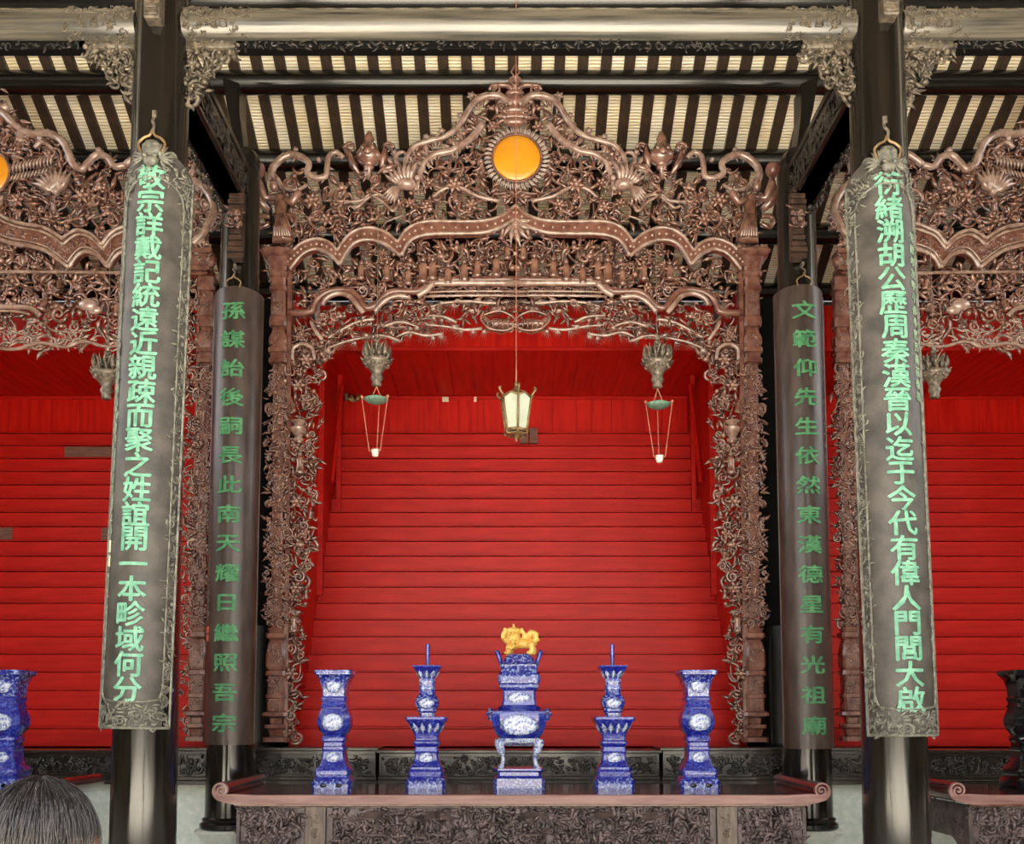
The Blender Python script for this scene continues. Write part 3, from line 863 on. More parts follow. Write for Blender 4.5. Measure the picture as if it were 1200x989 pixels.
def local(cx):
    def f(px, py):
        p = at(px, py, YS); return (p.x-cx, p.z)
    return f
def tubes(m, L, curves, y=-.05):
    for pts, r in curves:
        P = smooth_path([L(*p) for p in pts], 4); n = len(P)
        if isinstance(r, tuple): rr = [(r[0]+(r[1]-r[0])*i/(n-1))/PXM for i in range(n)]
        else: rr = [r/PXM]*n
        m.tube([(p[0], y-.02*math.sin(PI*i/(n-1)), p[1]) for i, p in enumerate(P)], rr, 7)
def edge_leaves(m, L, pts, r, seed, y=-.04, size=9, every=2, up=True):
    """leaf tips along the outside of a branch"""
    P = smooth_path([L(*p) for p in pts], 4); rnd = random.Random(seed)
    for i in range(1, len(P)-1, every):
        a = math.atan2(P[i+1][1]-P[i-1][1], P[i+1][0]-P[i-1][0])
        for sgn in ((1, -1) if not up else (1,)):
            aa = a+sgn*rnd.uniform(.5, 1.3)
            m.inst(rnd.choice((T_LEAF, T_LEAF2, T_LEAF)), rotm(aa, size*rnd.uniform(.7, 1.3)/PXM, 0, 1), (P[i][0], y, P[i][1]))
def band(m, L, segs, off, y0, y1):
    for s in segs:
        a = smooth_path([L(*p) for p in s[0]], 6); b = smooth_path([L(*p) for p in s[1]], 6)
        m.strip(a, b, y0, y1)
def finial(m, c, s):
    """acorn shaped finial with side scrolls, s = metres per unit"""
    x, z = c
    m.lathe([(.0, 1.9), (.12, 1.8), (.2, 1.6), (.26, 1.45), (.2, 1.3), (.34, 1.2), (.42, 1.0), (.5, .9), (.62, .7), (.66, .5), (.55, .3), (.3, .15), (.2, .05), (.3, -.05), (.12, -.15), (.1, -.6)][::-1], 14)
    return m
def pilaster(L, cx, top, bot, wt, wb, par, capital=True):
    """carved square post: c(py) centre line in pixels"""
    zt = L(cx[0], top)[1]; zb = L(cx[1], bot)[1]
    xt, xb = L(cx[0], top)[0], L(cx[1], bot)[0]
    def c(py):
        z = L(600, py)[1]; k = (zt-z)/(zt-zb); return xt+(xb-xt)*k, z, (wt+(wb-wt)*k)/2/PXM
    t = MB()
    prof = []
    def ring(py, f):
        x, z, w = c(py); prof.append((x, z, w*f))
    seq = [(bot, 1.15), (bot-5, 1.15), (bot-7, .6), (bot-14, .75), (bot-16, 1.0), (bot-20, 1.0), (bot-21, .55), (bot-27, .6), (bot-30, 1.25), (bot-34, 1.2),
           (bot-36, .85), (bot-50, .85), (bot-51, .95), (bot-55, .95), (bot-56, .8), (bot-76, .8), (bot-77, 1.0), (bot-82, .95), (bot-83, .8),
           (bot-88, .95), (bot-100, .95), (bot-112, .8), (bot-118, .65), (bot-121, .95), (bot-126, .95), (bot-127, .7), (bot-132, .85), (bot-133, .55),
           (430, .55), (429, .95), (424, .95), (423, .8), (418, .8), (417, 1.0), (412, 1.0), (411, .8), (407, .95), (400, .95), (393, .7), (388, .65), (387, .9), (382, .95), (376, .9), (375, .7), (374, .8),
           (372, .8), (346, .75), (345, .95), (341, .95), (340, .75), (330, .8), (329, .95), (325, 1.05), (322, .9), (316, 1.0), (308, 1.25), (305, 1.7), (302, 1.85), (300, 1.75)]
    seq = [(p, f) for p, f in seq if p >= top]
    vs = []; f_ = []; ch = .25
    for (py, fw) in seq:
        x, z, w = c(py); w *= fw; k = w*ch
        for (a, b) in ((-w+k, -w), (w-k, -w), (w, -w+k), (w, w-k), (w-k, w), (-w+k, w), (-w, w-k), (-w, -w+k)):
            vs.append((x+a, -.04+b, z))
    n = 8
    for i in range(len(seq)-1):
        for k in range(n): f_.append((i*n+k, i*n+(k+1) % n, (i+1)*n+(k+1) % n, (i+1)*n+k))
    f_.append(tuple(range(n-1, -1, -1))); f_.append(tuple((len(seq)-1)*n+k for k in range(n)))
    t.add(vs, f_)
    o = t.build('pilaster', M['moulding'], par, True)
    # carved foliage on the shaft, ornament on pedestal and capital
    m = MB()
    a0, a1 = bot-134, 432
    x0, z0, w0 = c(a0); x1, z1, w1 = c(a1)
    fill(m, [(x0-w0, z0), (x0+w0, z0), (x1+w1, z1), (x1-w1, z1)], .052, dict(leaf=4, leaf2=2, scroll=2, flower=1, hook=2, ball=2, fig=.5), 61, y=-.1, dy=.025, size=1.6)
    fill(m, [(x0-w0, z0), (x0+w0, z0), (x1+w1, z1), (x1-w1, z1)], .07, dict(leaf=4, scroll=2, hook=2), 62, y=-.04, dy=.04, size=1.6)
    m.build('shaft_foliage', M['carved'], o, 'full', kind='stuff')
    m = MB()
    for (pa, pb, sz) in ((bot-50, bot-37, .03), (bot-75, bot-57, .035), (bot-112, bot-90, .04), (372, 348, .035), (410, 396, .035), (322, 310, .03)):
        xa, za, wa = c(pa); xb_, zb_, wb_ = c(pb)
        fill(m, [(xa-wa*.6, za), (xa+wa*.6, za), (xb_+wb_*.6, zb_), (xb_-wb_*.6, zb_)], sz, dict(leaf=2, scroll=1, ball=1, hook=1), int(pa), y=-.04-wa*.9, dy=.004, dep=.5, size=1.4)
    m.build('shaft_ornament', M['carved'], o, 'full', kind='stuff')
    return o

def both(o): return mirrored(o)

def centre_screen():
    cx = at(604, 500, YS).x
    L = local(cx)
    t = thing('carved_screen', 'large brown openwork carved screen framing the central red altar', 'screen', (cx, YS, 0))
    crest = [(604, 130), (580, 118), (562, 122), (545, 140), (525, 163), (490, 173), (472, 195), (455, 203), (425, 205), (405, 208), (395, 215), (375, 217), (345, 200), (325, 213), (316, 235), (325, 262), (328, 290),
             (345, 302), (355, 291), (373, 287), (397, 298), (415, 279), (433, 274), (450, 278), (467, 289), (480, 274), (497, 267), (567, 266), (604, 250)]
    P = [L(*p) for p in crest]; mc = L(604.5, 193)
    m = MB(); fill(m, P, .105, dict(W_MIX, bird=.6, fig=.8), 1, size=1.3, y=-.03, dy=.05, prob=.84, hole=(mc[0], mc[1], .33))
    fill(m, P, .12, dict(leaf=3, scroll=3, hook=3, flower=1), 2, size=1.4, y=.04, dy=.03, hole=(mc[0], mc[1], .31), prob=.15)
    vines(m, P, 45, 3, r=.014)
    both(m.build('crest_openwork', M['carved'], t, 'full', kind='stuff'))
    # branches that draw the outline of the crest
    m = MB()
    br = [([(600, 128), (588, 119), (572, 118), (558, 124), (548, 138), (538, 154), (522, 166), (504, 171), (488, 176), (478, 188), (474, 204)], (4.5, 3)),
          ([(474, 204), (466, 196), (466, 187), (474, 184), (478, 190)], (3, 2)),
          ([(566, 150), (552, 168), (530, 182), (510, 187), (497, 198), (492, 214), (488, 228)], (5, 3)),
          ([(585, 240), (560, 235), (540, 225), (522, 226), (508, 236)], (2.5, 2)),
          ([(461, 240), (445, 233), (432, 238), (420, 248), (412, 246)], (2.2, 1.6)),
          ([(405, 241), (425, 240), (434, 234), (450, 242), (461, 252), (466, 246)], (2, 1.5)),
          ([(404, 190), (396, 183), (387, 189), (385, 203), (383, 212), (372, 214), (362, 208), (364, 197), (352, 188), (340, 187), (326, 196), (320, 208), (322, 216)], (3, 5)),
          ([(327, 214), (335, 225), (350, 228), (362, 221)], (3, 2)),
          ([(456, 190), (462, 204), (450, 206)], (2.5, 2))]
    tubes(m, L, br, -.08)
    edge_leaves(m, L, br[0][0], 4, 5, y=-.07, size=13, every=2)
    edge_leaves(m, L, br[0][0][::-1], 4, 15, y=-.07, size=9, every=3)
    edge_leaves(m, L, br[2][0], 4, 6, y=-.09, size=10, every=1, up=False)
    edge_leaves(m, L, br[6][0], 4, 7, y=-.07, size=8, every=2)
    for (px, py, s) in ((553, 117, 10), (540, 140, 8), (518, 158, 9), (500, 165, 8), (463, 183, 8), (375, 192, 5), (334, 186, 6), (348, 180, 6)):
        c = L(px, py); m.inst(T_FLOWER, rotm(.3, s/PXM*1.3), (c[0], -.06, c[1])); m.ball((c[0], -.08, c[1]), 3.2/PXM)
    both(m.build('crest_branch', M['carved_pale'], t, 'full'))
    # peach, lotus and roundel bosses in the crest
    for (px, py, s, T) in ((533, 222, 15, T_FLOWER), (472, 225, 13, T_CLOUD), (402, 225, 13, T_CLOUD), (367, 240, 15, T_FLOWER), (500, 248, 12, T_FLOWER), (553, 245, 12, T_FLOWER), (437, 262, 10, T_CLOUD), (385, 262, 13, T_FLOWER)):
        m = MB(); m.inst(T, rotm(.2, s*1.5/PXM, .2), (0, 0, 0)); o = m.build('boss', M['carved'], t, 'full')
        c = L(px, py); o.location = (c[0], -.1, c[1]); both(o)
    # phoenix
    m = MB()
    bx, bz = L(478, 222)
    m.ball((bx, -.12, bz), 9/PXM, 1.4, .8, .8); m.ball((bx+.13, -.14, bz+.06), 4/PXM)
    for k in range(7): m.inst(T_LEAF2, rotm(R(95+k*14), (26-k)/PXM, 0, 1), (bx+.05-.02*k, -.12, bz))
    for k in range(5): m.inst(T_LEAF, rotm(R(200+k*10), 24/PXM, 0, 1), (bx-.08, -.1, bz-.02))
    both(m.build('phoenix', M['carved_pale'], t, 'full'))
    # acorn finials
    fm = finial(MB(), (0, 0), 1)
    for sgn in (-1, 1):
        fm.inst(T_SCROLL, rotm(0, .6, 0, sgn), (sgn*.95, 0, 1.0)); fm.inst(T_LEAF, rotm(R(70), 1.3, 0, 1) if sgn > 0 else rotm(R(110), 1.3, 0, 1), (sgn*.6, 0, -.1))
        fm.inst(T_LEAF2, rotm(R(40), 1.3, 0, 1) if sgn > 0 else rotm(R(140), 1.3, 0, 1), (sgn*.4, 0, -.4))
        fm.ball((sgn*.25, -.55, .75), .14)
    fm.ball((0, -.6, .55), .2)
    fm.map(lambda x, y, z: (x*.24, y*.2, z*.24))
    o = fm.build('finial', M['carved'], t, 'full'); c = L(433, 199); o.location = (c[0], -.05, c[1]); both(o)
    # top ornament
    m = MB(); zc = L(604, 120)[1]
    q = lambda px, py: (L(px, py)[0], L(px, py)[1])
    m.tube([(.0, -.05, L(604, 80)[1]), (.05, -.05, L(604, 88)[1]), (0, -.05, L(604, 94)[1]), (-.05, -.05, L(604, 88)[1]), (0, -.05, L(604, 80)[1])], .014, 6)
    rz_ = L(604, 100)[1]
    for rr in (.075, .035): m.tube([(rr*math.cos(a), -.05, rz_+rr*math.sin(a)) for a in np.linspace(0, 2*PI, 17)], .015, 6)
    m.tube([(-.06, -.05, rz_), (0, -.05, rz_+.06), (.06, -.05, rz_), (0, -.05, rz_-.06), (-.06, -.05, rz_)], .01, 5)
    m.ball((0, -.08, L(604, 123)[1]), .075, 1.1, .9, 1.2); m.ball((0, -.04, L(604, 112)[1]), .09, 1.4, .6, .5)
    m.ball((0, -.06, L(604, 134)[1]), .16, 1.2, .5, .35); m.ball((0, -.05, L(604, 141)[1]), .17, 1.4, .4, .3)
    m.ball((0, -.07, L(604, 147)[1]), .12, 1.4, .5, .5)
    for s in (-1, 1):
        m.tube(smooth_path([(s*.03, -.05, L(0, 108)[1]), (s*.12, -.05, L(0, 103)[1]), (s*.24, -.05, L(0, 105)[1]), (s*.26, -.05, L(0, 115)[1]), (s*.18, -.05, L(0, 115)[1])], 4), .03, 7)
        m.inst(T_SCROLL, rotm(0, .14, 0, s), (s*.24, -.07, L(0, 110)[1])); m.ball((s*.13, -.08, L(0, 142)[1]), .045)
        for k in range(4): m.inst(T_LEAF, rotm(R(90-s*(20+k*28)), .2, 0, 1), (s*.05, -.06, L(0, 142)[1]))
    m.build('crown_ornament', M['carved'], t, 'full')
    # mirror
    m = MB(); n = 40
    m.lathe([(0.0001, -.035), (.12, -.033), (.2, -.026), (.26, -.014), (.282, 0), (.282, .03)][::-1], 48).map(lambda x, y, z: (x, z, y))
    mo = m.build('mirror', M['mirror_amber'], t, 'full', label='round amber yellow mirror'); mo.location = (mc[0]+.01, -.14, mc[1])
    m = MB(); m.tube([(.293*math.cos(a), 0, .293*math.sin(a)) for a in np.linspace(0, 2*PI, 49)], .016, 8)
    for k in range(60): a = 2*PI*k/60; m.ball((.293*math.cos(a), -.012, .293*math.sin(a)), .0115)
    m.build('bead_ring', M['moulding'], mo, 'full')
    m = MB()
    for k in range(40):
        a = 2*PI*k/40; m.inst(T_LEAF, rotm(a, .095, 0, 1) @ np.diag((1, 1, .7)), (.295*math.cos(a), .01, .295*math.sin(a)))
    for k in range(40):
        a = 2*PI*(k+.5)/40; m.inst(T_LEAF, rotm(a, .105, 0, 1) @ np.diag((1, 1, .7)), (.29*math.cos(a), .035, .29*math.sin(a)))
    m.build('petal_ring', M['petal'], mo, 'full')
    # scalloped moulding
    up = [[(336, 306), (345, 300), (356, 291), (373, 286), (388, 290), (397, 299)], [(397, 299), (412, 280), (433, 273), (453, 278), (467, 289)],
          [(467, 289), (480, 273), (500, 266), (535, 266), (567, 265), (590, 258), (604, 246)]]
    lo = [[(342, 321), (350, 311), (360, 302), (374, 298), (388, 303), (400, 315)], [(400, 315), (414, 293), (433, 287), (453, 292), (471, 305)],
          [(471, 305), (482, 288), (502, 281), (535, 280), (565, 279), (588, 272), (604, 262)]]
    m = MB(); band(m, L, list(zip(up, lo)), 0, -.12, -.02)
    sm = m.build('scalloped_moulding', M['moulding'], t, True)
    m = MB()
    for s in up: tubes(m, L, [(s, 1.9)], -.11)
    for s in lo: tubes(m, L, [(s, 2.3)], -.11)
    m.build('moulding_edge', M['carved_pale'], sm, 'full')
    m = MB()
    for a, b in zip(up, lo):
        A = smooth_path([L(*p) for p in a], 5); B = smooth_path([L(*p) for p in b], 5)
        for i in range(1, len(A)-1, 2):
            m.ball(((A[i][0]+B[i][0])/2, -.125, (A[i][1]+B[i][1])/2), .014)
    m.build('moulding_bead', M['petal'], sm, 'full', kind='stuff')
    both(sm)
    # figure scene band
    mid = [(342, 321), (350, 310), (374, 299), (400, 316), (414, 294), (433, 287), (453, 292), (471, 306), (482, 288), (502, 281), (565, 279), (604, 262), (604, 331), (515, 331), (490, 343), (460, 344), (440, 362), (424, 355), (412, 344), (398, 341), (378, 348), (366, 367), (342, 368)]
    P = [L(*p) for p in mid]
    m = MB(); fill(m, P, .1, dict(W_MIX, fig=1.4), 11, size=1.35, y=-.02, dy=.05, prob=.88)
    fill(m, P, .12, dict(leaf=3, scroll=3, hook=3, flower=1), 12, size=1.4, y=.05, dy=.03, prob=.2)
    vines(m, P, 45, 13, r=.014)
    both(m.build('figure_band_openwork', M['carved'], t, 'full', kind='stuff'))
    for (px, py, s) in ((497, 322, 34), (508, 320, 30), (526, 326, 26), (545, 322, 28), (560, 318, 26), (582, 316, 30), (480, 328, 24), (455, 322, 26), (425, 322, 24), (595, 300, 20)):
        m = MB(); m.inst(T_FIG, rotm(0, s/PXM), (0, 0, 0)); o = m.build('figurine', M['carved'], t, 'full')
        c = L(px, py); o.location = (c[0], -.11, c[1]); both(o)
    # palmette under the peak
    m = MB(); c = L(604, 270)
    for k in range(7): m.inst(T_LEAF, rotm(R(-90+(k-3)*26), (26-abs(k-3)*2)/PXM, 0, 1), (0, 0, .02*abs(k-3)))
    m.ball((0, -.03, .0), .05); m.ball((0, -.06, -.1), .035)
    o = m.build('palmette', M['carved_pale'], t, 'full'); o.location = (c[0], -.1, c[1])
    # lower rail
    rail = [(340, 369), (358, 369), (367, 367), (371, 357), (382, 347), (398, 343), (413, 345), (423, 355), (430, 364), (440, 362), (449, 352), (462, 345), (480, 345), (493, 344), (503, 335), (518, 331), (560, 331), (604, 330)]
    m = MB(); tubes(m, L, [(rail, 4.2)], -.06); both(m.build('lower_rail', M['moulding'], t, 'full'))
    m = MB(); tubes(m, L, [([(380, 362), (385, 354), (398, 349), (411, 352), (420, 362), (428, 371)], 3.4), ([(440, 370), (452, 358), (466, 352), (482, 353)], 3.2),
                          ([(490, 351), (500, 346), (508, 339), (520, 337), (604, 336.5)], 3.8), ([(498, 352), (604, 351)], 1.5), ([(498, 347), (604, 346)], 1.2)], -.1)
    both(m.build('roll_moulding', M['carved_pale'], t, 'full'))  # paler colour stands in for the highlight along the roll
    # fretted edge with pine sprays
    fr = [(343, 372), (372, 365), (400, 354), (428, 368), (452, 358), (500, 350), (604, 352), (604, 366), (560, 372), (520, 378), (505, 388), (470, 398), (430, 399), (402, 402), (384, 410), (380, 430), (372, 430), (343, 430)]
    P = [L(*p) for p in fr]
    m = MB(); fill(m, P, .085, dict(leaf=3, spray=3, hook=2, scroll=1.5, acan=2, cloud=1, bird=.8), 17, size=1.5, y=-.02, dy=.05, prob=.75)
    vines(m, P, 55, 18, r=.013, y=.02)
    fill(m, [L(*p) for p in ((505, 338), (604, 338), (604, 350), (505, 350))], .04, dict(scroll=2, hook=2), 3, y=-.05, dy=.01, size=1.3)
    both(m.build('fringe_openwork', M['carved'], t, 'full', kind='stuff'))
    m = MB()
    rnd = random.Random(77)
    boughs = [[(604, 356), (575, 358), (548, 356), (520, 358), (505, 362)], [(565, 387), (545, 389), (520, 385), (500, 383)], [(535, 380), (520, 374), (500, 372)], [(520, 393), (500, 396), (480, 392), (465, 397)],
              [(470, 402), (450, 396), (430, 398), (405, 403), (385, 410)], [(450, 385), (470, 380), (490, 385)], [(440, 376), (420, 380), (400, 390), (385, 398)]]
    tubes(m, L, [(b, (2.2, 1.2)) for b in boughs], -.05)
    for b in boughs:
        for p in smooth_path(b, 2):
            c = L(p[0]+rnd.uniform(-3, 3), p[1]+rnd.uniform(-3, 3))
            m.inst(T_SPRAY, rotm(R(rnd.choice((-90, -60, -120, -150, -30, 180, 90))+rnd.uniform(-25, 25)), rnd.uniform(11, 17)/PXM, 0, 1), (c[0], -.06+rnd.uniform(-.03, .03), c[1]))
    both(m.build('pine_spray', M['carved_pale'], t, 'full', kind='stuff'))
    # winged emblem at the centre of the fringe
    m = MB()
    for s in (-1, 1):
        m.tube(smooth_path([(0, -.1, L(0, 386)[1]), (s*.12, -.1, L(0, 391)[1]), (s*.3, -.1, L(0, 389)[1]), (s*.4, -.1, L(0, 379)[1]), (s*.38, -.1, L(0, 370)[1])], 5), .018, 6)
        m.tube(smooth_path([(s*.38, -.09, L(0, 373)[1]), (s*.2, -.11, L(0, 369)[1]), (s*.05, -.1, L(0, 374)[1]), (0, -.1, L(0, 380)[1])], 5), .014, 6)
        m.inst(T_SCROLL, rotm(0, .08, 0, s), (s*.06, -.1, L(0, 391)[1]))
        for k in range(5): m.inst(T_SPRAY, rotm(R(90-s*(15+k*32)), .17, 0, 1), (s*.06*k, -.1, L(0, 365)[1]))
    em = [(565, 371), (575, 380), (590, 377), (604, 383), (618, 377), (633, 380), (644, 371), (640, 387), (622, 393), (604, 387), (587, 393), (569, 387)]
    m.prism([L(*p) for p in em][::-1], -.1, -.02)
    for k in range(12):
        xx = -.33+.06*k; m.tube([(xx*.7, -.1, L(0, 378)[1]), (xx, -.125, L(0, 383)[1]), (xx*.95, -.1, L(0, 390)[1]+.02*abs(k-5.5)/6)], .013, 5)
    m.build('winged_emblem', M['carved'], t, 'full')
    # side openwork
    sd = [(343, 372), (384, 408), (381, 425), (376, 460), (373, 500), (371, 560), (366, 640), (360, 700), (353, 780), (346, 868), (336, 868), (340, 600)]
    P = [L(*p) for p in sd]
    m = MB(); fill(m, P, .078, dict(W_MIX, flower=1.6, fig=1.4, bird=.6), 23, size=1.45, y=-.02, dy=.05, prob=.95)
    fill(m, P, .11, dict(leaf=3, scroll=3, hook=3), 24, size=1.3, y=.05, dy=.03, prob=.45)
    vines(m, P, 60, 25, r=.013)
    both(m.build('side_openwork', M['carved'], t, 'full', kind='stuff'))
    for (px, py, s, T) in ((352, 455, 14, T_FLOWER), (353, 512, 15, T_FIG), (354, 545, 20, T_FIG), (350, 590, 14, T_FLOWER), (354, 640, 15, T_BIRD), (349, 690, 13, T_FLOWER), (347, 730, 18, T_FIG), (343, 790, 14, T_FLOWER), (361, 425, 14, T_FLOWER)):
        m = MB(); m.inst(T, rotm(0, s*1.4/PXM, 0), (0, 0, 0)); o = m.build('boss', M['carved'], t, 'full')
        c = L(px, py); o.location = (c[0], -.1, c[1]); both(o)
    # small vase carved half way up
    m = MB().lathe([(.05, 0), (.07, .02), (.04, .05), (.09, .12), (.1, .15), (.06, .18), (.05, .2), (.09, .24)], 12)
    o = m.build('carved_pot', M['carved_pale'], t); c = L(352, 520); o.location = (c[0], -.1, c[1]); both(o)
    # scroll ring at the top of the side strip
    m = MB(); tubes(m, L, [([(345, 425), (346, 412), (357, 407), (368, 412), (370, 425)], 2.4), ([(366, 380), (372, 392), (380, 402)], 2.5)], -.08)
    both(m.build('ring_scroll', M['carved_pale'], t, 'full'))
    # flat fillet and pilaster
    a, b = L(341, 318), L(336, 868)
    m = MB().strip([(a[0]-.025, a[1]), (b[0]-.025, b[1])], [(a[0]+.025, a[1]), (b[0]+.025, b[1])], -.06, .06)
    both(m.build('fillet', M['moulding'], t, False))
    # figure strip outside the pilaster at the top
    pi = pilaster(L, (329, 325.5), 300, 869, 22, 24, t)
    c2 = mirrored(pi)
    m = MB(); fill(m, [L(*p) for p in ((316, 318), (321, 318), (321, 362), (318, 362))], .05, dict(leaf=3, scroll=1, ball=1), 8, y=-.02, dy=.03)
    both(m.build('outer_fringe', M['carved'], t, 'full', kind='stuff'))
    # robed figure holding a ball
    m = MB()
    F_ = lambda px, py, y=-.1: (L(px, py)[0], y, L(px, py)[1])
    robe = [(328, 292, 13), (327, 280, 12), (326, 268, 9), (325, 256, 7), (325, 247, 8), (324, 240, 7), (323, 236, 3)]
    for i in range(1): 
        m.tube([F_(a, b) for a, b, r in robe], [r/PXM for a, b, r in robe], 12, .75)
    for k in range(7): x = 319+k*3; m.tube([F_(325+(x-327)*.4, 262, -.17), F_(x+1, 290, -.2)], [.012, .02], 5)
    hd = F_(318, 229, -.14); m.ball(hd, 6.5/PXM, .85, .9, 1.1); m.ball((hd[0], -.15, hd[2]+.065), .03)
    m.ball((hd[0]-.02, -.2, hd[2]), .012); m.ball((hd[0]+.02, -.2, hd[2]+.012), .008); m.ball((hd[0]-.02, -.2, hd[2]+.012), .008)
    m.tube([F_(321, 241, -.12), F_(308, 244, -.16), F_(303, 232, -.22), F_(303, 226, -.24)], [.05, .05, .06, .03], 8)
    m.tube([F_(329, 243, -.12), F_(340, 248, -.14), F_(345, 240, -.16), F_(349, 236, -.17)], [.05, .045, .05, .03], 8)
    m.tube([F_(300, 232, -.17), F_(298, 244, -.14), F_(312, 256, -.12)], [.05, .06, .04], 7)
    m.tube(smooth_path([F_(312, 262), F_(301, 262), F_(298, 268), F_(303, 274), F_(312, 270)], 4), [.03]*17, 7)
    fg = m.build('robed_figure', M['carved'], t, 'full')
    m = MB(); m.ball((0, 0, 0), 9.3/PXM); ob = m.build('held_ball', M['moulding'], fg, 'full'); ob.location = F_(303, 217, -.26)
    fg.location = (.08, -.06, 0)
    both(fg)
    m = MB(); fill(m, [L(*p) for p in ((312, 292), (345, 290), (345, 300), (310, 300))], .06, dict(cloud=2, scroll=1, ball=1), 9, y=-.08, dy=.04, size=1.5)
    both(m.build('figure_base', M['carved'], t, 'full', kind='stuff'))
    return t
centre_screen()

def side_screen():
    """left bay screen: built on its inner (right) half, mirrored about its own axis"""
    cx = at(-10, 500, YS).x
    L = local(cx)
    t = thing('carved_screen', 'brown openwork carved screen in the left bay, half behind the left plaque', 'screen', (cx, YS, 0))
    mc = L(-10, 210)
    crest = [(-10, 100), (12, 130), (35, 143), (50, 158), (85, 172), (97, 200), (125, 190), (160, 192), (200, 175), (228, 185), (236, 205), (248, 225), (254, 255), (246, 290), (215, 297), (200, 290), (185, 276), (165, 268), (144, 274), (124, 291), (97, 277), (78, 285), (55, 275), (34, 269), (10, 258), (-10, 238)]
    P = [L(*p) for p in crest]
    m = MB(); fill(m, P, .105, dict(W_MIX, bird=.6, fig=.6), 101, prob=.9, size=1.35, y=-.03, dy=.05, hole=(mc[0], mc[1], .33))
    fill(m, P, .11, dict(leaf=3, scroll=3, hook=3, flower=1), 102, size=1.5, y=.04, dy=.03, hole=(mc[0], mc[1], .31), prob=.25)
    vines(m, P, 60, 103, r=.014)
    both(m.build('crest_openwork', M['carved'], t, 'full', kind='stuff'))
    m = MB()
    br = [([(28, 172), (30, 160), (45, 163), (62, 162), (78, 172), (86, 188), (90, 198), (100, 204), (108, 196), (118, 187), (130, 190), (138, 200), (150, 198)], (5, 4)),
          ([(-8, 130), (8, 138), (20, 150), (30, 158)], (6, 4)), ([(45, 178), (55, 172), (66, 180)], (3, 2)),
          ([(110, 205), (108, 196), (118, 190)], (3, 2)),
          ([(224, 182), (234, 190), (232, 204), (226, 214), (238, 222), (250, 236), (254, 252), (248, 266), (240, 278), (228, 290)], (5.5, 5)),
          ([(150, 198), (170, 185), (190, 190), (210, 178), (224, 182)], (4, 4))]
    tubes(m, L, br, -.08)
    edge_leaves(m, L, br[4][0], 4, 16, y=-.07, size=10, every=1, up=False)
    edge_leaves(m, L, br[0][0], 4, 17, y=-.07, size=8, every=2)
    for (px, py, s) in ((52, 168, 10), (63, 185, 12), (5, 128, 12), (120, 182, 8), (245, 245, 9)):
        c = L(px, py); m.inst(T_FLOWER, rotm(.3, s/PXM*1.3), (c[0], -.06, c[1])); m.ball((c[0], -.1, c[1]), 4/PXM)
    both(m.build('crest_branch', M['carved_pale'], t, 'full'))
    # broad shell leaf and feathered tail beside the mirror
    m = MB(); c = L(72, 232)
    for k in range(9): m.inst(T_LEAF, rotm(R(40+k*13), 30/PXM, 0, 1), (c[0], -.13, c[1]-.02))
    m.ball((c[0], -.14, c[1]), .05)
    for k in range(12): q = L(22+k*4, 210-k*.8); m.inst(T_LEAF2, rotm(R(100), 13/PXM, 0, 1), (q[0], -.12, q[1])); m.inst(T_LEAF2, rotm(R(-80), 11/PXM, 0, 1), (q[0], -.12, q[1]))
    both(m.build('shell_leaf', M['carved_pale'], t, 'full'))
    for (px, py, s, T) in ((62, 190, 13, T_FLOWER), (100, 235, 15, T_FLOWER), (120, 225, 14, T_CLOUD), (25, 240, 13, T_FLOWER), (130, 255, 12, T_CLOUD)):
        m = MB(); m.inst(T, rotm(.2, s*1.5/PXM, .2), (0, 0, 0)); o = m.build('boss', M['carved'], t, 'full')
        c = L(px, py); o.location = (c[0], -.1, c[1]); both(o)
    # mirror
    m = MB(); m.lathe([(0.0001, -.035), (.12, -.033), (.2, -.026), (.26, -.014), (.282, 0), (.282, .03)][::-1], 48).map(lambda x, y, z: (x, z, y))
    mo = m.build('mirror', M['mirror_amber'], t, 'full', label='round amber yellow mirror'); mo.location = (mc[0], -.14, mc[1])
    m = MB(); m.tube([(.293*math.cos(a), 0, .293*math.sin(a)) for a in np.linspace(0, 2*PI, 49)], .016, 8)
    for k in range(60): a = 2*PI*k/60; m.ball((.293*math.cos(a), -.012, .293*math.sin(a)), .0115)
    m.build('bead_ring', M['moulding'], mo, 'full')
    # moulding
    up = [[(-10, 236), (0, 252), (15, 263), (34, 269), (58, 273), (78, 285)], [(78, 285), (88, 279), (98, 276), (112, 281), (124, 292)], [(124, 292), (134, 280), (145, 274), (165, 268), (185, 275), (198, 290)], [(198, 290), (206, 284), (216, 290), (222, 298)]]
    lo = [[(-10, 268), (4, 284), (20, 291), (40, 294), (62, 301), (86, 319)], [(86, 319), (94, 308), (104, 301), (118, 304), (131, 319)], [(131, 319), (140, 306), (152, 300), (168, 297), (182, 303), (194, 319)], [(194, 319), (204, 310), (214, 312), (222, 320)]]
    m = MB(); band(m, L, list(zip(up, lo)), 0, -.1, -.02)
    sm = m.build('scalloped_moulding', M['moulding'], t, True)
    m = MB()
    for s in up: tubes(m, L, [(s, 2.4)], -.11)
    for s in lo: tubes(m, L, [(s, 2.8)], -.11)
    for s, e in zip(up, lo): tubes(m, L, [([(a[0]*.78+b[0]*.22, a[1]*.78+b[1]*.22) for a, b in zip(s, e)], 1.8)], -.12)
    for s, e in zip(up, lo): tubes(m, L, [([(a[0]*.18+b[0]*.82, a[1]*.18+b[1]*.82) for a, b in zip(s, e)], 1.2)], -.12)
    m.build('moulding_edge', M['carved_pale'], sm, 'full')
    m = MB()
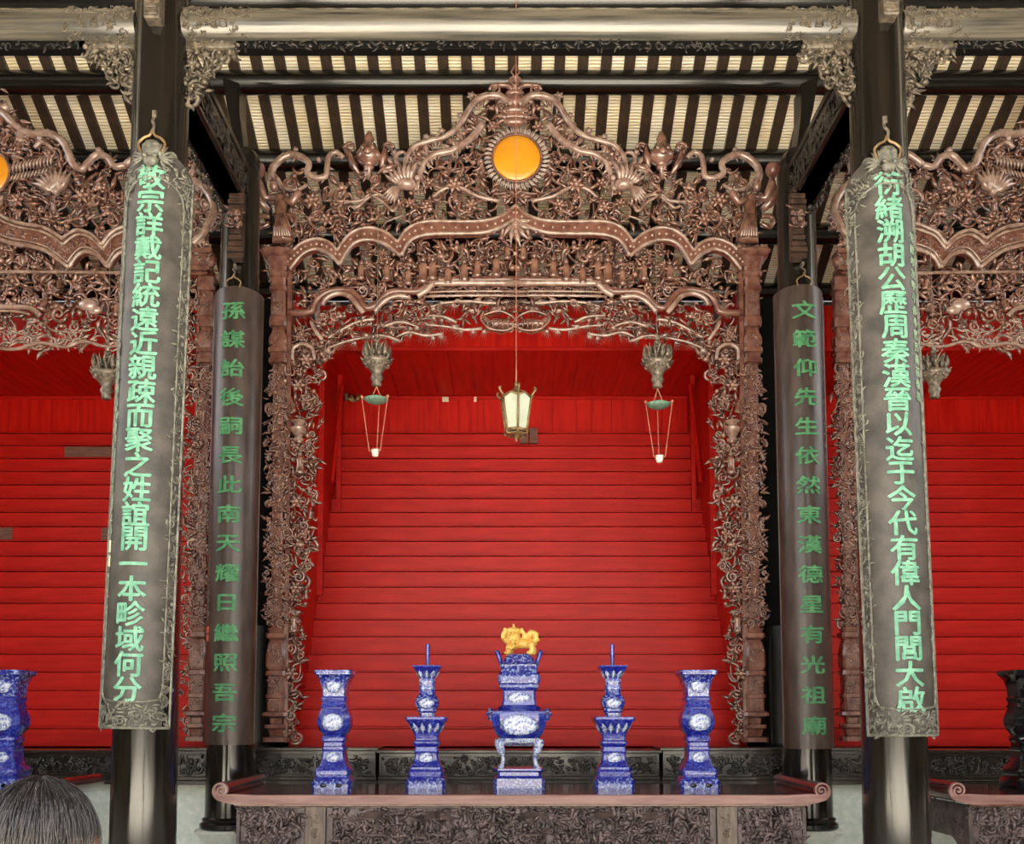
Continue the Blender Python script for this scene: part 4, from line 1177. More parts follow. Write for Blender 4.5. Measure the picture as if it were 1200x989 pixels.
    for s, e in zip(up, lo):
        pl = [L(a[0]*.72+b[0]*.28, a[1]*.72+b[1]*.28) for a, b in zip(s, e)]+[L(a[0]*.25+b[0]*.75, a[1]*.25+b[1]*.75) for a, b in zip(s, e)][::-1]
        fill(m, pl, .055, dict(leaf=3, flower=1, hook=1, ball=1), 33, y=-.1, dy=.004, dep=.5, size=1.4)
    m.build('moulding_carving', M['carved'], sm, 'full', kind='stuff')
    both(sm)
    mid = [(-10, 270), (4, 286), (40, 296), (86, 320), (104, 303), (131, 320), (152, 302), (182, 305), (215, 326), (222, 330), (222, 388), (-10, 378)]
    P = [L(*p) for p in mid]
    m = MB(); fill(m, P, .105, dict(W_MIX, fig=1.2, cloud=1.6), 111, prob=.93, size=1.4, y=-.02, dy=.05)
    fill(m, P, .11, dict(leaf=3, scroll=3, hook=3, flower=1), 112, size=1.5, y=.05, dy=.03, prob=.35)
    vines(m, P, 50, 113, r=.014)
    both(m.build('figure_band_openwork', M['carved'], t, 'full', kind='stuff'))
    fr = [(-10, 378), (222, 385), (218, 403), (200, 404), (160, 406), (130, 411), (100, 408), (60, 412), (20, 410), (-10, 412)]
    P = [L(*p) for p in fr]
    m = MB(); fill(m, P, .075, dict(leaf=3, spray=2, hook=2, scroll=1, acan=2, ball=1), 117, size=1.5, y=-.02, dy=.04, prob=.72)
    vines(m, P, 60, 118, r=.013, y=-.01)
    tubes(m, L, [([(-10, 408), (20, 411), (50, 404), (80, 409), (100, 402), (130, 409), (165, 402), (200, 405), (218, 402)], (2.2, 2.2))], -.04)
    both(m.build('fringe_openwork', M['carved_pale'], t, 'full', kind='stuff'))
    m = MB(); tubes(m, L, [([(-10, 323), (100, 324), (215, 326)], 2.0), ([(-10, 364), (20, 364), (42, 366), (52, 374)], 3.2), ([(-10, 369), (20, 369), (40, 372)], 1.6)], -.09)
    both(m.build('lower_rail', M['carved_pale'], t, 'full'))
    m = MB(); c = L(108, 362); m.ball((c[0], -.12, c[1]), .1, 1.2, .5, .8); m.ball((c[0]+.08, -.11, c[1]-.06), .08, 1.2, .5, .7)
    both(m.build('shell_boss', M['carved_pale'], t, 'full'))
    sd = [(216, 330), (236, 328), (233, 400), (228, 600), (221, 866), (213, 866), (214, 600), (216, 400)]
    P = [L(*p) for p in sd]
    m = MB(); fill(m, P, .07, dict(W_MIX, flower=1.4), 123, size=1.45, y=-.02, dy=.05, prob=.95)
    vines(m, P, 40, 125, r=.013, y=.0, length=10, step=.035)
    both(m.build('side_openwork', M['carved'], t, 'full', kind='stuff'))
    # shelf
    a, b = L(150, 326), L(258, 297)
    m = MB()
    x0, x1 = L(205, 0)[0], L(258, 0)[0]; z0, z1 = L(0, 326)[1], L(0, 297)[1]; hh = z1-z0
    m.box(x0, x1, -.16, .06, z0+hh*.8, z1, .012); m.box(x0, x1-.03, -.12, .05, z0+hh*.3, z0+hh*.82, .01); m.box(x0, x1-.01, -.15, .06, z0+hh*.12, z0+hh*.32, .012); m.box(x0, x1-.05, -.11, .05, z0, z0+hh*.12, .01)
    m.ball((x1-.02, -.08, z0+hh*.55), .07)
    sh = m.build('corner_shelf', M['moulding'], t, False)
    m = MB(); fill(m, [(x0, z0+hh*.35), (x1-.05, z0+hh*.35), (x1-.05, z0+hh*.8), (x0, z0+hh*.8)], .05, dict(leaf=2, scroll=1, hook=1), 5, y=-.12, dy=.004, dep=.5)
    m.build('shelf_carving', M['carved'], sh, 'full', kind='stuff'); both(sh)
    pi = pilaster(L, (246, 233), 326, 868, 20, 23, t)
    mirrored(pi)
    m = MB(); a, b = L(235.5, 326), L(223, 868)
    m.strip([(a[0]-.015, a[1]), (b[0]-.015, b[1])], [(a[0]+.015, a[1]), (b[0]+.015, b[1])], -.06, .04)
    both(m.build('fillet', M['moulding'], t, False))
    return t, cx
ss, scx = side_screen()
rs = dup(ss, (-scx+.09+.1+.0, YS, 0), 'brown openwork carved screen in the right bay, half behind the right plaque', True)

# ------------------------------------------------------------------ dark carved plinths on the dais
def plinth(cx, label):
    t = thing('carved_plinth', label, 'plinth', (cx, 10.6, .72))
    zb = -.0; 
    def section(x0, x1, h, yf, n):
        f = MB(); bw = .05
        f.box(x0-.03, x1+.03, yf-.03, yf+.55, h-.035, h, .006)
        f.box(x0, x1, yf+.02, yf+.5, 0, h-.035)
        f.box(x0, x1, yf-.005, yf+.02, h-.08, h-.035, .005); f.box(x0, x1, yf-.005, yf+.02, .09, .12, .005)
        f.box(x0-.02, x1+.02, yf-.03, yf+.02, 0, .05, .008); f.box(x0-.01, x1+.01, yf-.015, yf+.02, .05, .09, .006)
        w = (x1-x0)/n
        for k in range(n+1):
            xx = x0+k*w; f.box(xx-.02 if k else xx, xx+.02 if k < n else xx, yf-.006, yf+.02, .1, h-.06, .004)
        o = f.build('plinth_section', M['plinth'], t, False)
        m = MB(); fill(m, [(x0+.05, .13), (x1-.05, .13), (x1-.05, h-.09), (x0+.05, h-.09)], .055, dict(leaf=3, scroll=2, hook=2, flower=1, ball=1.5, fig=.4), int(abs(x0)*10)+n, y=yf+.005, dy=.01, size=1.5, dep=.8)
        m.build('panel_carving', M['plinth'], o, 'full', kind='stuff')
    section(-3.0, -1.62, .415, .03, 2)
    section(1.62, 3.0, .415, .03, 2)
    section(-1.585, 1.585, .385, .1, 3)
    return t
plinth(.03, 'long dark carved wooden plinth behind the blue vessels, under the central screen')
plinth(-6.12, 'dark carved wooden plinth on the stone dais in the left bay')
plinth(6.2, 'dark carved wooden plinth on the stone dais in the right bay')

# ------------------------------------------------------------------ altar tables
def altar_table(label, cx, hw=2.66, slots=None):
    yf, yb = 8.42, 9.72
    zt = at(600, 931, yf).z
    t = thing('altar_table', label, 'table', (cx, yf, 0))
    # slab with scrolled ends
    def path(s):
        pts = [(0, zt-.04), (s*(hw-.25), zt-.04), (s*(hw-.12), zt-.02), (s*(hw+.0), zt+.03)]
        c = (s*(hw+.075), zt+.045); r = .075
        sp = []
        a0 = R(180+20)
        for k in range(30):
            a = R(-100)+R(k*20)
            rr = r*(1-.85*k/30)
            sp.append((c[0]+s*math.cos(a)*rr, c[1]+math.sin(a)*rr))
        return pts, sp
    m = MB(); 
    m.box(-hw+.22, hw-.22, -.0, yb-yf, zt-.085, zt-.004, .012)
    m.build('table_top', M['table'], t, False)
    m = MB()
    m.box(-hw+.22, hw-.22, -.015, .012, zt-.088, zt-.004, .006)
    m.build('front_edge', M['table_edge'], t, False)
    m = MB(); m.box(-hw+.1, hw-.1, .01, .05, zt-.105, zt-.085, .004); m.build('front_bead', M['moulding'], t, False)
    for s in (-1, 1):
        # upswept end: outline in x-z extruded over the depth
        c = (s*(hw+.01), zt+.036); n_ = 40
        top = [(s*(hw-.26), zt-.004), (s*(hw-.17), zt), (s*(hw-.1), zt+.004), (s*(hw-.05), zt+.002)]
        bot = [(s*(hw-.26), zt-.088), (s*(hw-.17), zt-.088), (s*(hw-.09), zt-.085), (s*(hw-.03), zt-.073)]
        sp_o = smooth_path(bot, 4); sp_i = smooth_path(top, 4)
        for k in range(n_):
            u = k/(n_-1); an = R(-70)+u*R(800); r = .094-.082*u**.8; th = .016+.034*max(0, 1-u*7)
            sp_o.append((c[0]+s*math.cos(an)*r, c[1]+math.sin(an)*r)); sp_i.append((c[0]+s*math.cos(an)*(r-th), c[1]+math.sin(an)*(r-th)))
        for nm, ya, yb_, mt in (('end_sweep', .02, yb-yf, M['table']), ('end_scroll', -.015, .02, M['table_edge'])):
            m = MB(); m.strip(sp_i, sp_o, ya, yb_)
            dk = MB().lathe([(.0001, 0), (.06, 0), (.06, yb_-ya-.014), (.0001, yb_-ya-.014)], 18)
            v = dk.V[0]; ey = MB(); ey.add(np.stack([v[:, 0]+c[0], v[:, 2]+ya+.014, v[:, 1]+c[1]], 1), dk.Fc)
            o = m.build(nm, mt, t, True)
            if nm == 'end_scroll': ey.build('scroll_eye', M['table'], o)
    # apron
    za, zb = zt-.105, zt-.56
    ya = .06
    xs = [-hw+.11, -1.94, -1.74, 1.74, 1.94, hw-.11]
    m = MB(); m.box(xs[0], xs[-1], ya+.03, ya+.06, zb, za); m.box(xs[0], xs[-1], ya, ya+.05, za-.025, za, .004); m.box(xs[0], xs[-1], ya, ya+.05, zb, zb+.03, .004)
    for (a, b) in ((xs[0], xs[0]+.03), (xs[1]-.03, xs[1]), (xs[2], xs[2]+.05), (xs[3]-.05, xs[3]), (xs[4], xs[4]+.03), (xs[5]-.03, xs[5])): m.box(a, b, ya, ya+.05, zb, za, .004)
    m.build('apron_frame', M['apron'], t, False)
    for (a, b) in ((xs[1], xs[2]), (xs[3], xs[4])):
        m = MB().box(a+.01, b-.01, ya-.02, ya+.05, zb, za, .008); o = m.build('apron_divider', M['apron_frame'], t, False)
        m = MB(); fill(m, [(a+.07, zb+.08), (b-.07, zb+.08), (b-.07, za-.08), (a+.07, za-.08)], .04, dict(leaf=2, hook=2), 9, y=ya-.022, dy=.002, dep=.3)
        m.build('divider_carving', M['apron_frame'], o, 'full', kind='stuff')
    for i, (a, b) in enumerate(((xs[0]+.03, xs[1]-.03), (xs[2]+.05, xs[3]-.05), (xs[4]+.03, xs[5]-.03))):
        m = MB(); pl = [(a, zb+.02), (b, zb+.02), (b, za-.03), (a, za-.03)]
        mix = dict(leaf=4, leaf2=2, scroll=1, hook=2, acan=1, flower=.7, cloud=2, fig=2, bird=1, ball=1)
        fill(m, pl, .062, mix, 50+i, y=ya+.01, dy=.018, size=1.5)
        fill(m, pl, .08, dict(leaf=3, cloud=2, hook=1, acan=2), 60+i, y=ya+.03, dy=.01, size=1.6)
        if i == 1:
            for k, px in enumerate((-1.3, -.75, .1, .75, 1.2)):   # little pavilions in the relief
                m.prism([(px-.13, za-.11), (px-.16, za-.12), (px+.16, za-.12), (px+.13, za-.11), (px+.08, za-.05), (px-.08, za-.05)], ya-.02, ya+.03)
                for q in (-.1, 0, .1): m.box(px+q-.01, px+q+.01, ya-.01, ya+.03, za-.26, za-.12)
                m.box(px-.13, px+.13, ya-.015, ya+.03, za-.27, za-.25)
        m.build('apron_panel', M['apron'], t, 'full')
    # ends and legs
    D = yb-yf
    for s in (-1, 1):
        x = s*(hw-.12)
        sx = (x-.04, x) if s > 0 else (x, x+.04)
        m = MB(); m.box(sx[0], sx[1], ya+.03, D-.05, zt-.42, za, .006); m.build('end_board', M['apron'], t, False)
        m = MB(); pl = [(.12, zt-.4), (D-.1, zt-.4), (D-.1, za-.03), (.12, za-.03)]
        fill(m, pl, .08, dict(leaf=3, scroll=2, hook=2), 71, y=0, dy=.004, dep=.35)
        m.map(lambda X, Y, Z: (x-Y*s*-1 if s < 0 else x-Y, X, Z)); m.build('end_carving', M['apron'], t, 'full', kind='stuff')
        for yy in (.12, D-.16):
            lg = MB().square([(.055, 0), (.06, .03), (.045, .06), (.045, zb+.02), (.05, zb+.06), (.05, za)], c=(x-s*.07, yy, 0))
            lg.build('leg', M['apron'], t, True)
        m = MB(); e = [(0, za-.3), (.0, zt-.7), (.06, zt-.6), (.12, zt-.52), (.2, zt-.5), (.32, zt-.43), (.45, zt-.41), (.45, za-.3)]
        m.prism([(p[0], p[1]) for p in e], -.015, .015)
        m.map(lambda X, Y, Z: (x-s*.03+Y, X+ya+.05, Z)); m.build('corner_bracket', M['apron'], t, False)
    return t, zt
tcx = at(611, 931, 8.42).x
tab, ZT = altar_table('long altar table with scrolled ends and carved apron, under the five blue vessels', tcx)
def stretch_dup(cx, label): return dup(tab, (cx, 8.42, 0), label)
stretch_dup(3.86+2.72, 'altar table with scrolled end at the right edge of the picture, carrying the black vase')
stretch_dup(-7.0, 'altar table in the left bay behind the dark-haired head, carrying the leftmost blue vase')

# ------------------------------------------------------------------ ceramic altar vessels
PV = F/9.05
def prof(seq, base=926):
    return [(h/PV, (base-y)/PV*1.01) for (y, h) in seq]
def medallion(par, mt, z, w, h, y, side=None):
    m = MB(); m.ball((0, 0, 0), 1, w, .012, h)
    o = m.build('medallion', mt, par, 'full'); o.location = (0, y, z); return o
def petals(mt, par, hw, z0, z1, hw2, n):
    m = MB()
    for side in range(4):
        for k in range(n):
            u = (k+.5)/n*2-1
            L_ = z1-z0; b = MB(); _leaf(b, L_, 2*hw*.85/n, 0, .1, 0, 0, R(90))
            v = np.concatenate(b.V); zz_ = v[:, 2]; t = zz_/L_
            hwz = hw+(hw2-hw)*t
            x = v[:, 0]*(hwz/hw)+u*hwz*.9; y = -hwz+v[:, 1]*.35+.002; z = z0+zz_
            c, s = math.cos(side*PI/2), math.sin(side*PI/2)
            m.add(np.stack([x*c-y*s, x*s+y*c, z], 1), b.Fc)
    return m.build('petal_band', mt, par, 'full', kind='stuff')
def vase(label, x, y, mats, group=None):
    A, B, C = mats
    t = thing('altar_vase', label, 'vase', (x, y, ZT-.004), 0)
    S = [(926, 22.5), (915, 22.5), (913, 21)]
    MB().square(prof(S), .15).build('foot', B, t)
    MB().square(prof([(913, 21), (911, 19), (906, 20), (902, 19), (900, 17.5), (896, 14.5), (888, 12.8), (882, 12.2)]), .12).build('lower_body', A, t)
    MB().square(prof([(882, 12.2), (880, 13.2), (877, 13), (876, 12), (872, 12), (870, 13.6), (866, 13.6), (864, 12.4)]), .15).build('lower_neck', A, t)
    MB().square(prof([(864, 12.4), (861, 14.5), (857, 17), (852, 18.8), (847, 19.2), (842, 18.3), (837, 16.5), (834, 15), (832, 14.6)]), .38).build('bulb', A, t)
    MB().square(prof([(832, 14.6), (831, 15), (829, 14), (826, 13), (823, 14.5), (821, 14.8), (819, 13.6)]), .15).build('collar', A, t)
    MB().square(prof([(819, 13.3), (812, 13.6), (805, 14.8), (799, 16.8), (795, 19.5), (794, 21), (790, 21.5), (789, 21), (789.5, 19), (797, 14), (810, 10)]), .12).build('trumpet_neck', B, t)
    medallion(t, C, (926-848)/PV, .11, .085, -19/PV)
    medallion(t, C, (926-806)/PV, .075, .07, -14.6/PV)
    medallion(t, C, (926-889)/PV, .07, .06, -13.2/PV)
    m = MB()
    for s in (-1, 1):
        for q in (-1, 1): m.ball((s*22.2/PV*.4, -22.6/PV, (926-920)/PV), .028, 1.2, .2, .7)
    m.build('foot_hole_shade', M['black_glaze'], t, 'full')  # flat black blobs stand in for the shade inside the foot openings
    return t
def candlestick(label, x, y):
    t = thing('altar_candlestick', label, 'candlestick', (x, y, ZT-.004))
    A, B, C = M['blue'], M['blue_pattern'], M['blue_pale']
    MB().square(prof([(926, 22.5), (914, 22.5), (912, 21)]), .15).build('foot', B, t)
    MB().square(prof([(912, 21), (910, 19.5), (905, 20), (903, 18.5), (900, 18.5), (898, 16), (890, 13.6), (884, 13.2), (882, 14.2), (880, 13.6), (877, 13), (874, 15), (871, 15), (869, 13.2), (865, 13.5), (862, 14.5)]), .12).build('lower_body', A, t)
    MB().square(prof([(862, 14.5), (855, 17.5), (849, 21), (847, 23), (844, 23.6), (842.5, 23), (842.5, 9)]), .1).build('drip_tray', A, t)
    petals(C, t, 14.8/PV, (926-861)/PV, (926-849)/PV, 21/PV, 4)
    MB().square(prof([(843, 9), (838, 9.2), (836, 11), (833, 10.5), (831, 12.5), (827, 13.6), (822, 13), (818, 10.5), (816, 9), (812, 8.8), (811, 9.6), (808, 9.2), (805, 8.4), (802, 9.6), (800, 9.2), (798, 8.6)]), .32).build('upper_stem', B, t)
    MB().square(prof([(798, 8.6), (792, 11.5), (787, 15), (785, 16.4), (783.5, 16), (783.5, 3)]), .1).build('cup', A, t)
    petals(C, t, 9.2/PV, (926-797)/PV, (926-788)/PV, 14.2/PV, 3)
    MB().lathe([(.019, 0), (.02, .2), (.0225, .21), (.0225, .225), (.015, .23)], 14).build('spike', A, t).location = (0, 0, (926-784)/PV)
    medallion(t, C, (926-826)/PV, .075, .05, -13.4/PV); medallion(t, C, (926-890)/PV, .075, .06, -13.8/PV)
    return t
VY = 9.06
vx = lambda px: at(px, 920, VY-.18).x
BL = (M['blue'], M['blue_pattern'], M['blue_pale'])
vase('blue glazed square vase with flared rim, leftmost vessel on the central table', vx(388), VY, BL)
vase('blue glazed square vase with flared rim, rightmost vessel on the central table', vx(821.5), VY, BL)
vase('blue square vase at the left edge of the picture, on the left table', vx(-4), VY, BL)
vase('black vase half out of the picture at the right edge, on the right table', vx(1216), VY, (M['black_glaze'],)*3)
candlestick('blue glazed candlestick with spike, between the left vase and the burner', vx(498.5), VY)
candlestick('blue glazed candlestick with spike, between the burner and the right vase', vx(721), VY)
# incense burner
bt = thing('incense_burner', 'tall blue glazed four-legged incense burner in the middle of the central table', 'burner', (vx(608.5), VY, ZT-.004))
A, B, C = BL
MB().square(prof([(926, 29), (912, 29), (911, 27)]), .12).build('base', B, bt)
MB().square(prof([(911, 27), (909, 25), (905, 25), (903, 28), (901, 28), (900.5, 22)]), .12).build('base_top', A, bt)
for sx in (-1, 1):
    for sy in (-1, 1):
        m = MB(); q = lambda h, y: (sx*h/PV, sy*h/PV*.7, (926-y)/PV)
        m.tube(smooth_path([q(21, 901), q(18.5, 893), (sx*19/PV, sy*.11, (926-885)/PV), (sx*22/PV, sy*.12, (926-877)/PV), (sx*22/PV, sy*.12, (926-868)/PV)], 3), [.026]*2+[.02]*5+[.04]*3+[.052]*3, 9)
        m.ball(q(21, 900), .035, 1, 1, .6)
        m.build('leg', C, bt, 'full')
m = MB(); m.square(prof([(876, 14), (872, 22), (867, 24)]), .2); m.build('apron', C, bt)
MB().square(prof([(869, 20), (866, 24), (860, 28), (850, 31), (842, 32), (836, 30), (834, 26), (832, 24)]), .3).build('belly', A, bt)
MB().square(prof([(832, 24), (830, 22), (829, 20), (822, 19), (813, 19), (811, 21)]), .12).build('neck', A, bt)
MB().square(prof([(811, 21), (809, 22.5), (806, 22), (804, 24), (797, 24.5), (793, 23), (791, 21), (788, 20.5), (786, 22), (783, 22), (782, 20)]), .12).build('rim', B, bt)
MB().square(prof([(782, 20), (780, 18.5), (776, 17), (772, 14), (770.5, 13)]), .2).build('lid', B, bt)
medallion(bt, C, (926-851)/PV, .19, .1, -31.5/PV); medallion(bt, C, (926-820)/PV, .12, .055, -19/PV); medallion(bt, B, (926-777)/PV, .07, .03, -16.5/PV)
for s in (-1, 1):
    m = MB().tube([(s*20/PV, 0, (926-783)/PV), (s*22.5/PV, 0, (926-774)/PV), (s*25.5/PV, 0, (926-766)/PV), (s*26.5/PV, 0, (926-764)/PV)], [.02, .022, .024, .018], 8)
    m.build('handle', A, bt, 'full')
    m = MB(); m.ball((s*32/PV, -.05, (926-842)/PV), .04); m.ball((s*33/PV, -.02, (926-835)/PV), .03); m.inst(T_SCROLL, rotm(0, .09, 0, s), (s*32/PV, -.07, (926-840)/PV))
    m.build('ear', B, bt, 'full')
# golden lion on the lid: blobs fused by a voxel remesh into one skin
def fuse(m, voxel, name, mtl, parent=None, smoothit=4):
    o = m.build('tmp', mtl, None)
    md = o.modifiers.new('r', 'REMESH'); md.mode = 'VOXEL'; md.voxel_size = voxel
    if smoothit:
        sm = o.modifiers.new('s', 'SMOOTH'); sm.iterations = smoothit
    dg = bpy.context.evaluated_depsgraph_get()
    me = bpy.data.meshes.new_from_object(o.evaluated_get(dg))
    me.name = name
    bpy.data.objects.remove(o)
    me.shade_smooth()
    if not me.materials: me.materials.append(mtl)
    q = bpy.data.objects.new(name, me); col.objects.link(q)
    if parent is not None: q.parent = parent
    return q
m = MB()
P_ = lambda px, py, y=0: ((px-608.5)/PV, y, (770.5-py)/PV)
m.tube([P_(600, 758), P_(608, 757), P_(618, 758), P_(624, 757)], [.065, .052, .045, .05], 12)
for (a, b, dy) in ((596, 770, -.05), (600, 770, .05), (622, 770, -.05), (626, 770, .05)):
    up_ = (600, 758) if a < 610 else (622, 758)
    m.tube([P_(up_[0], up_[1], dy*.8), P_((a+up_[0])/2+(2 if a > 610 else -2), 764, dy), P_(a, 769, dy)], [.04, .028, .026], 8); m.ball(P_(a-1.5, 769, dy), .026, 1.4, 1.2, .7)
m.ball(P_(601, 751), .085, .95, 1.0, 1.0); m.ball(P_(596.5, 754, -.02), .05, 1.2, 1.1, .8); m.ball(P_(594, 750.5), .02)
m.ball(P_(597, 747, -.05), .02); m.ball(P_(597, 747, .03), .02)
m.ball(P_(602, 742), .05, 1.7, 1.1, .6); m.tube([P_(602, 742), P_(602.3, 738), P_(602, 734)], [.03, .016, .008], 7)
for s in (-1, 1):
    m.tube(smooth_path([P_(602+s*5, 743), P_(602+s*11, 744), P_(602+s*12.5, 750), P_(602+s*9, 755)], 4), .021, 7)
    m.ball(P_(602+s*10, 741), .02)
rnd = random.Random(4)
for k in range(26): m.ball(P_(601+rnd.uniform(-7, 8), 752+rnd.uniform(-8, 12), rnd.choice((-.075, .075, -.09))), .017)
m.tube(smooth_path([P_(624, 757), P_(628, 752), P_(627, 746), P_(622, 745), P_(620, 749)], 4), .03, 8)
for (a, b) in ((618, 748), (623, 744), (629, 747), (630, 753), (627, 757), (619, 752)): m.ball(P_(a, b), .026)
lion = fuse(m, .0055, 'lion_figure', M['gold'], None, 1)
lion.location = (vx(608.5), VY, ZT+(926-770.5)/PV*1.01-.002)
tag(lion, 'golden guardian lion figure standing on the lid of the blue incense burner', 'figurine')

# ------------------------------------------------------------------ hanging lamps
def glass_lantern():
    Y = 10.35
    pc = at(605, 485, Y); s = F/Y
    t = thing('glass_lantern', 'six-sided white glass lantern with reddish brass frame hanging in front of the red boards', 'lantern', (pc.x, Y, 0))
    t.rotation_euler = (0, 0, R(7))
    Z = lambda py: at(605, py, Y).z
    zt, zm, zb = Z(468), Z(485), Z(505)
    rt, rb = 19/s, 13/s
    def hexp(r, z, a0=0): return [(r*math.cos(R(60*k-90+a0)), r*math.sin(R(60*k-90+a0)), z) for k in range(6)]
    Tt, Bb = hexp(rt, zt), hexp(rb, zb)
    for k in range(6):
        a, b, c, d = Tt[k], Tt[(k+1) % 6], Bb[(k+1) % 6], Bb[k]
        ar = tuple((p+q)/2 for p, q in zip(a, b)); ar = (ar[0], ar[1], ar[2]+4.5/s)
        e = lambda p, f=.93: (p[0]*f, p[1]*f, p[2])
        m = MB(); out = [a, ar, b, c, d]
        m.add([e(p, .985) for p in out]+[e(p, .95) for p in out], [(0, 1, 2, 3, 4), (9, 8, 7, 6, 5)]+[(i, (i+1) % 5, 5+(i+1) % 5, 5+i) for i in range(5)])
        m.build('pane', M['glass'], t, False)
        m = MB(); m.tube([(a[0]*1.02, a[1]*1.02, a[2]+.03), ((a[0]+d[0])/2*1.04, (a[1]+d[1])/2*1.04, (a[2]+d[2])/2), (d[0]*1.02, d[1]*1.02, d[2]-.02)], .013, 6)
        m.tube(smooth_path([(a[0]*1.0, a[1]*1.0, a[2]+.02), (a[0]*1.2, a[1]*1.2, a[2]+.05), (a[0]*1.32, a[1]*1.32, a[2]+.09), (a[0]*1.2, a[1]*1.2, a[2]+.1)], 3), .014, 6)
        m.build('corner_post', M['gold_iron'], t, 'full')
        m = MB(); m.tube([a, ar, b], .013, 6); m.tube([(ar[0], ar[1], ar[2]+.0), (0, 0, zt+.12)], .01, 5)
        m.tube([d, c], .018, 6); m.tube(smooth_path([(d[0]*1.2, d[1]*1.2, d[2]-.02), (d[0], d[1], d[2]-.04), (c[0], c[1], c[2]-.04), (c[0]*1.2, c[1]*1.2, c[2]-.02)], 3), .01, 6)
        m.build('frame_rail', M['gold_iron'], t, 'full')
    m = MB(); m.lathe([(.11, zt+.03), (.09, zt+.07), (.04, zt+.11), (.02, zt+.15), (.03, zt+.17), (.01, zt+.2)], 12); m.build('cap', M['gold_iron'], t)
    m = MB(); m.lathe([(.09, zb-.03), (.05, zb-.05), (.02, zb-.08), (.012, zb-.12)][::-1], 12); m.build('pendant', M['gold_iron'], t)
    m = MB().tube([(0, 0, zt+.18), (0, 0, zt+.35)], .009, 5); m.tube([(0, 0, zt+.3), (0, 0, 10.0)], .0045, 5); m.build('cord', M['cord'], t)
glass_lantern()

def pendant(px, ytop, ybot, label, disc=None, seed=1, Y=10.55):
    s = F/Y
    p = at(px, ytop, Y)
    t = thing('carved_pendant', label, 'pendant lamp', (p.x, Y, 0))
    Z = lambda py: at(px, py, Y).z
    h = Z(ytop)-Z(ybot); z0 = Z(ybot)
    m = MB().lathe([(.045, 0), (.06, .02), (.05, .05), (.075, .1), (.055, .14), (.07, .17), (.1, .22), (.16, .27), (.165, .31), (.09, .33), (.05, .36), (.04, .5)], 12, flute=.05, fn=6)
    m.build('basket', M['pewter'], t, 'full').location = (0, 0, z0)
    rnd = random.Random(seed); m = MB()
    for k in range(11):
        a = 2*PI*k/11; 
        M3 = rotm(R(62), .17+rnd.uniform(-.03, .05), 0, 1)
        ca, sa = math.cos(a), math.sin(a)
        rz = np.array([[ca, -sa, 0], [sa, ca, 0], [0, 0, 1]])
        m.inst(T_LEAF, rz @ M3, (.1*ca, .1*sa, .3))
        m.inst(T_SCROLL, rz @ rotm(0, .07), (.12*ca, .12*sa, .36))
        m.inst(T_LEAF, rz @ rotm(R(20), .11, 0, 1), (.1*ca, .1*sa, .27)); m.inst(T_LEAF2, rz @ rotm(R(88), .15, 0, 1), (.05*ca, .05*sa, .36))
        m.ball((.13*ca, .13*sa, .25), .022)
    m.build('flame_leaves', M['pewter'], t, 'full').location = (0, 0, z0)
    m = MB(); m.lathe([(.02, .44), (.06, .47), (.05, .5), (.02, .52), (.045, .545), (.015, .57), (.03, .6), (.01, h)], 8); m.tube([(0, 0, h-.05), (0, 0, h+1.4)], .004, 4)
    m.build('stem', M['pewter'], t).location = (0, 0, z0)
    if disc:
        zd, zc, dx = Z(disc[0]), Z(disc[1]), disc[2]/s
        m = MB().lathe([(.02, -.05), (.06, -.045), (.1, -.03), (.145, 0), (.1, .02), (.03, .035), (.01, .04)], 24); m.build('oil_disc', M['patina'], t, 'full').location = (dx*.3, 0, zd)
        m = MB().lathe([(.03, -.08), (.036, -.07), (.05, 0), (.045, .0), (.03, -.06)], 16); m.build('lamp_cup', M['white'], t, 'full').location = (dx*.5, 0, zc)
        m = MB()
        for a in (200, 330, 85):
            e = (dx*.3+.165*math.cos(R(a)), .165*math.sin(R(a))); c = (dx*.5+.07*math.cos(R(a)), .07*math.sin(R(a)))
            m.tube([(e[0], e[1], zd), (c[0], c[1], zc-.02)], .0055, 5); m.ball((e[0], e[1], zd+.01), .018); m.tube([(c[0], c[1], zc-.02), (c[0]*.6+dx*.2, c[1]*.6, zc-.02)], .006, 4)
            m.tube([(dx*.3, 0, zd+.03), (e[0], e[1], zd)], .006, 4)
        m.tube([(dx*.3-.05, 0, zd+.03), (0, 0, z0)], .007, 4); m.tube([(dx*.3+.05, 0, zd+.03), (0, 0, z0)], .007, 4)
        m.build('suspension', M['cord'], t)
pendant(442, 397, 453, 'pewter carved pendant with green disc and white cup hanging left of the glass lantern', (468, 527, -2), 1)
pendant(770, 403, 455, 'pewter carved pendant with green disc and white cup hanging right of the glass lantern', (474, 534, 3), 2)
pendant(126, 414, 468, 'pewter carved pendant hanging against red boards beside the large left plaque', None, 3)
pendant(1094, 418, 467, 'pewter carved pendant hanging against red boards beside the large right plaque', None, 4)

# small gilt sprig left on the canopy edge
m = MB(); rnd = random.Random(2)
for k in range(7): m.inst(T_LEAF, rotm(R(40+k*16), .14, 0, 1), (rnd.uniform(-.08, .08), 0, 0))
o = m.build('gilt_sprig', M['gold_iron'], None, 'full'); p = at(411, 471, 14.2); o.location = (p.x, 14.2, p.z)
tag(o, 'small faded pinkish gilt sprig in the upper left corner of the central red altar', 'ornament')
for (px, wv, side) in ((522, .05, 'left'), (557, .022, 'right')):
    m = MB(); m.box(-wv, wv, -.01, .0, -.04, .04, .004)
    o = m.build('paper_scrap', M['seal_white'], None, False); p = at(px, 468, 14.38); o.location = (p.x, 14.385, p.z)
    tag(o, ('larger' if side == 'left' else 'tiny')+' cream paper scrap on the cornice of the central red altar, '+side+' of the two', 'paper')

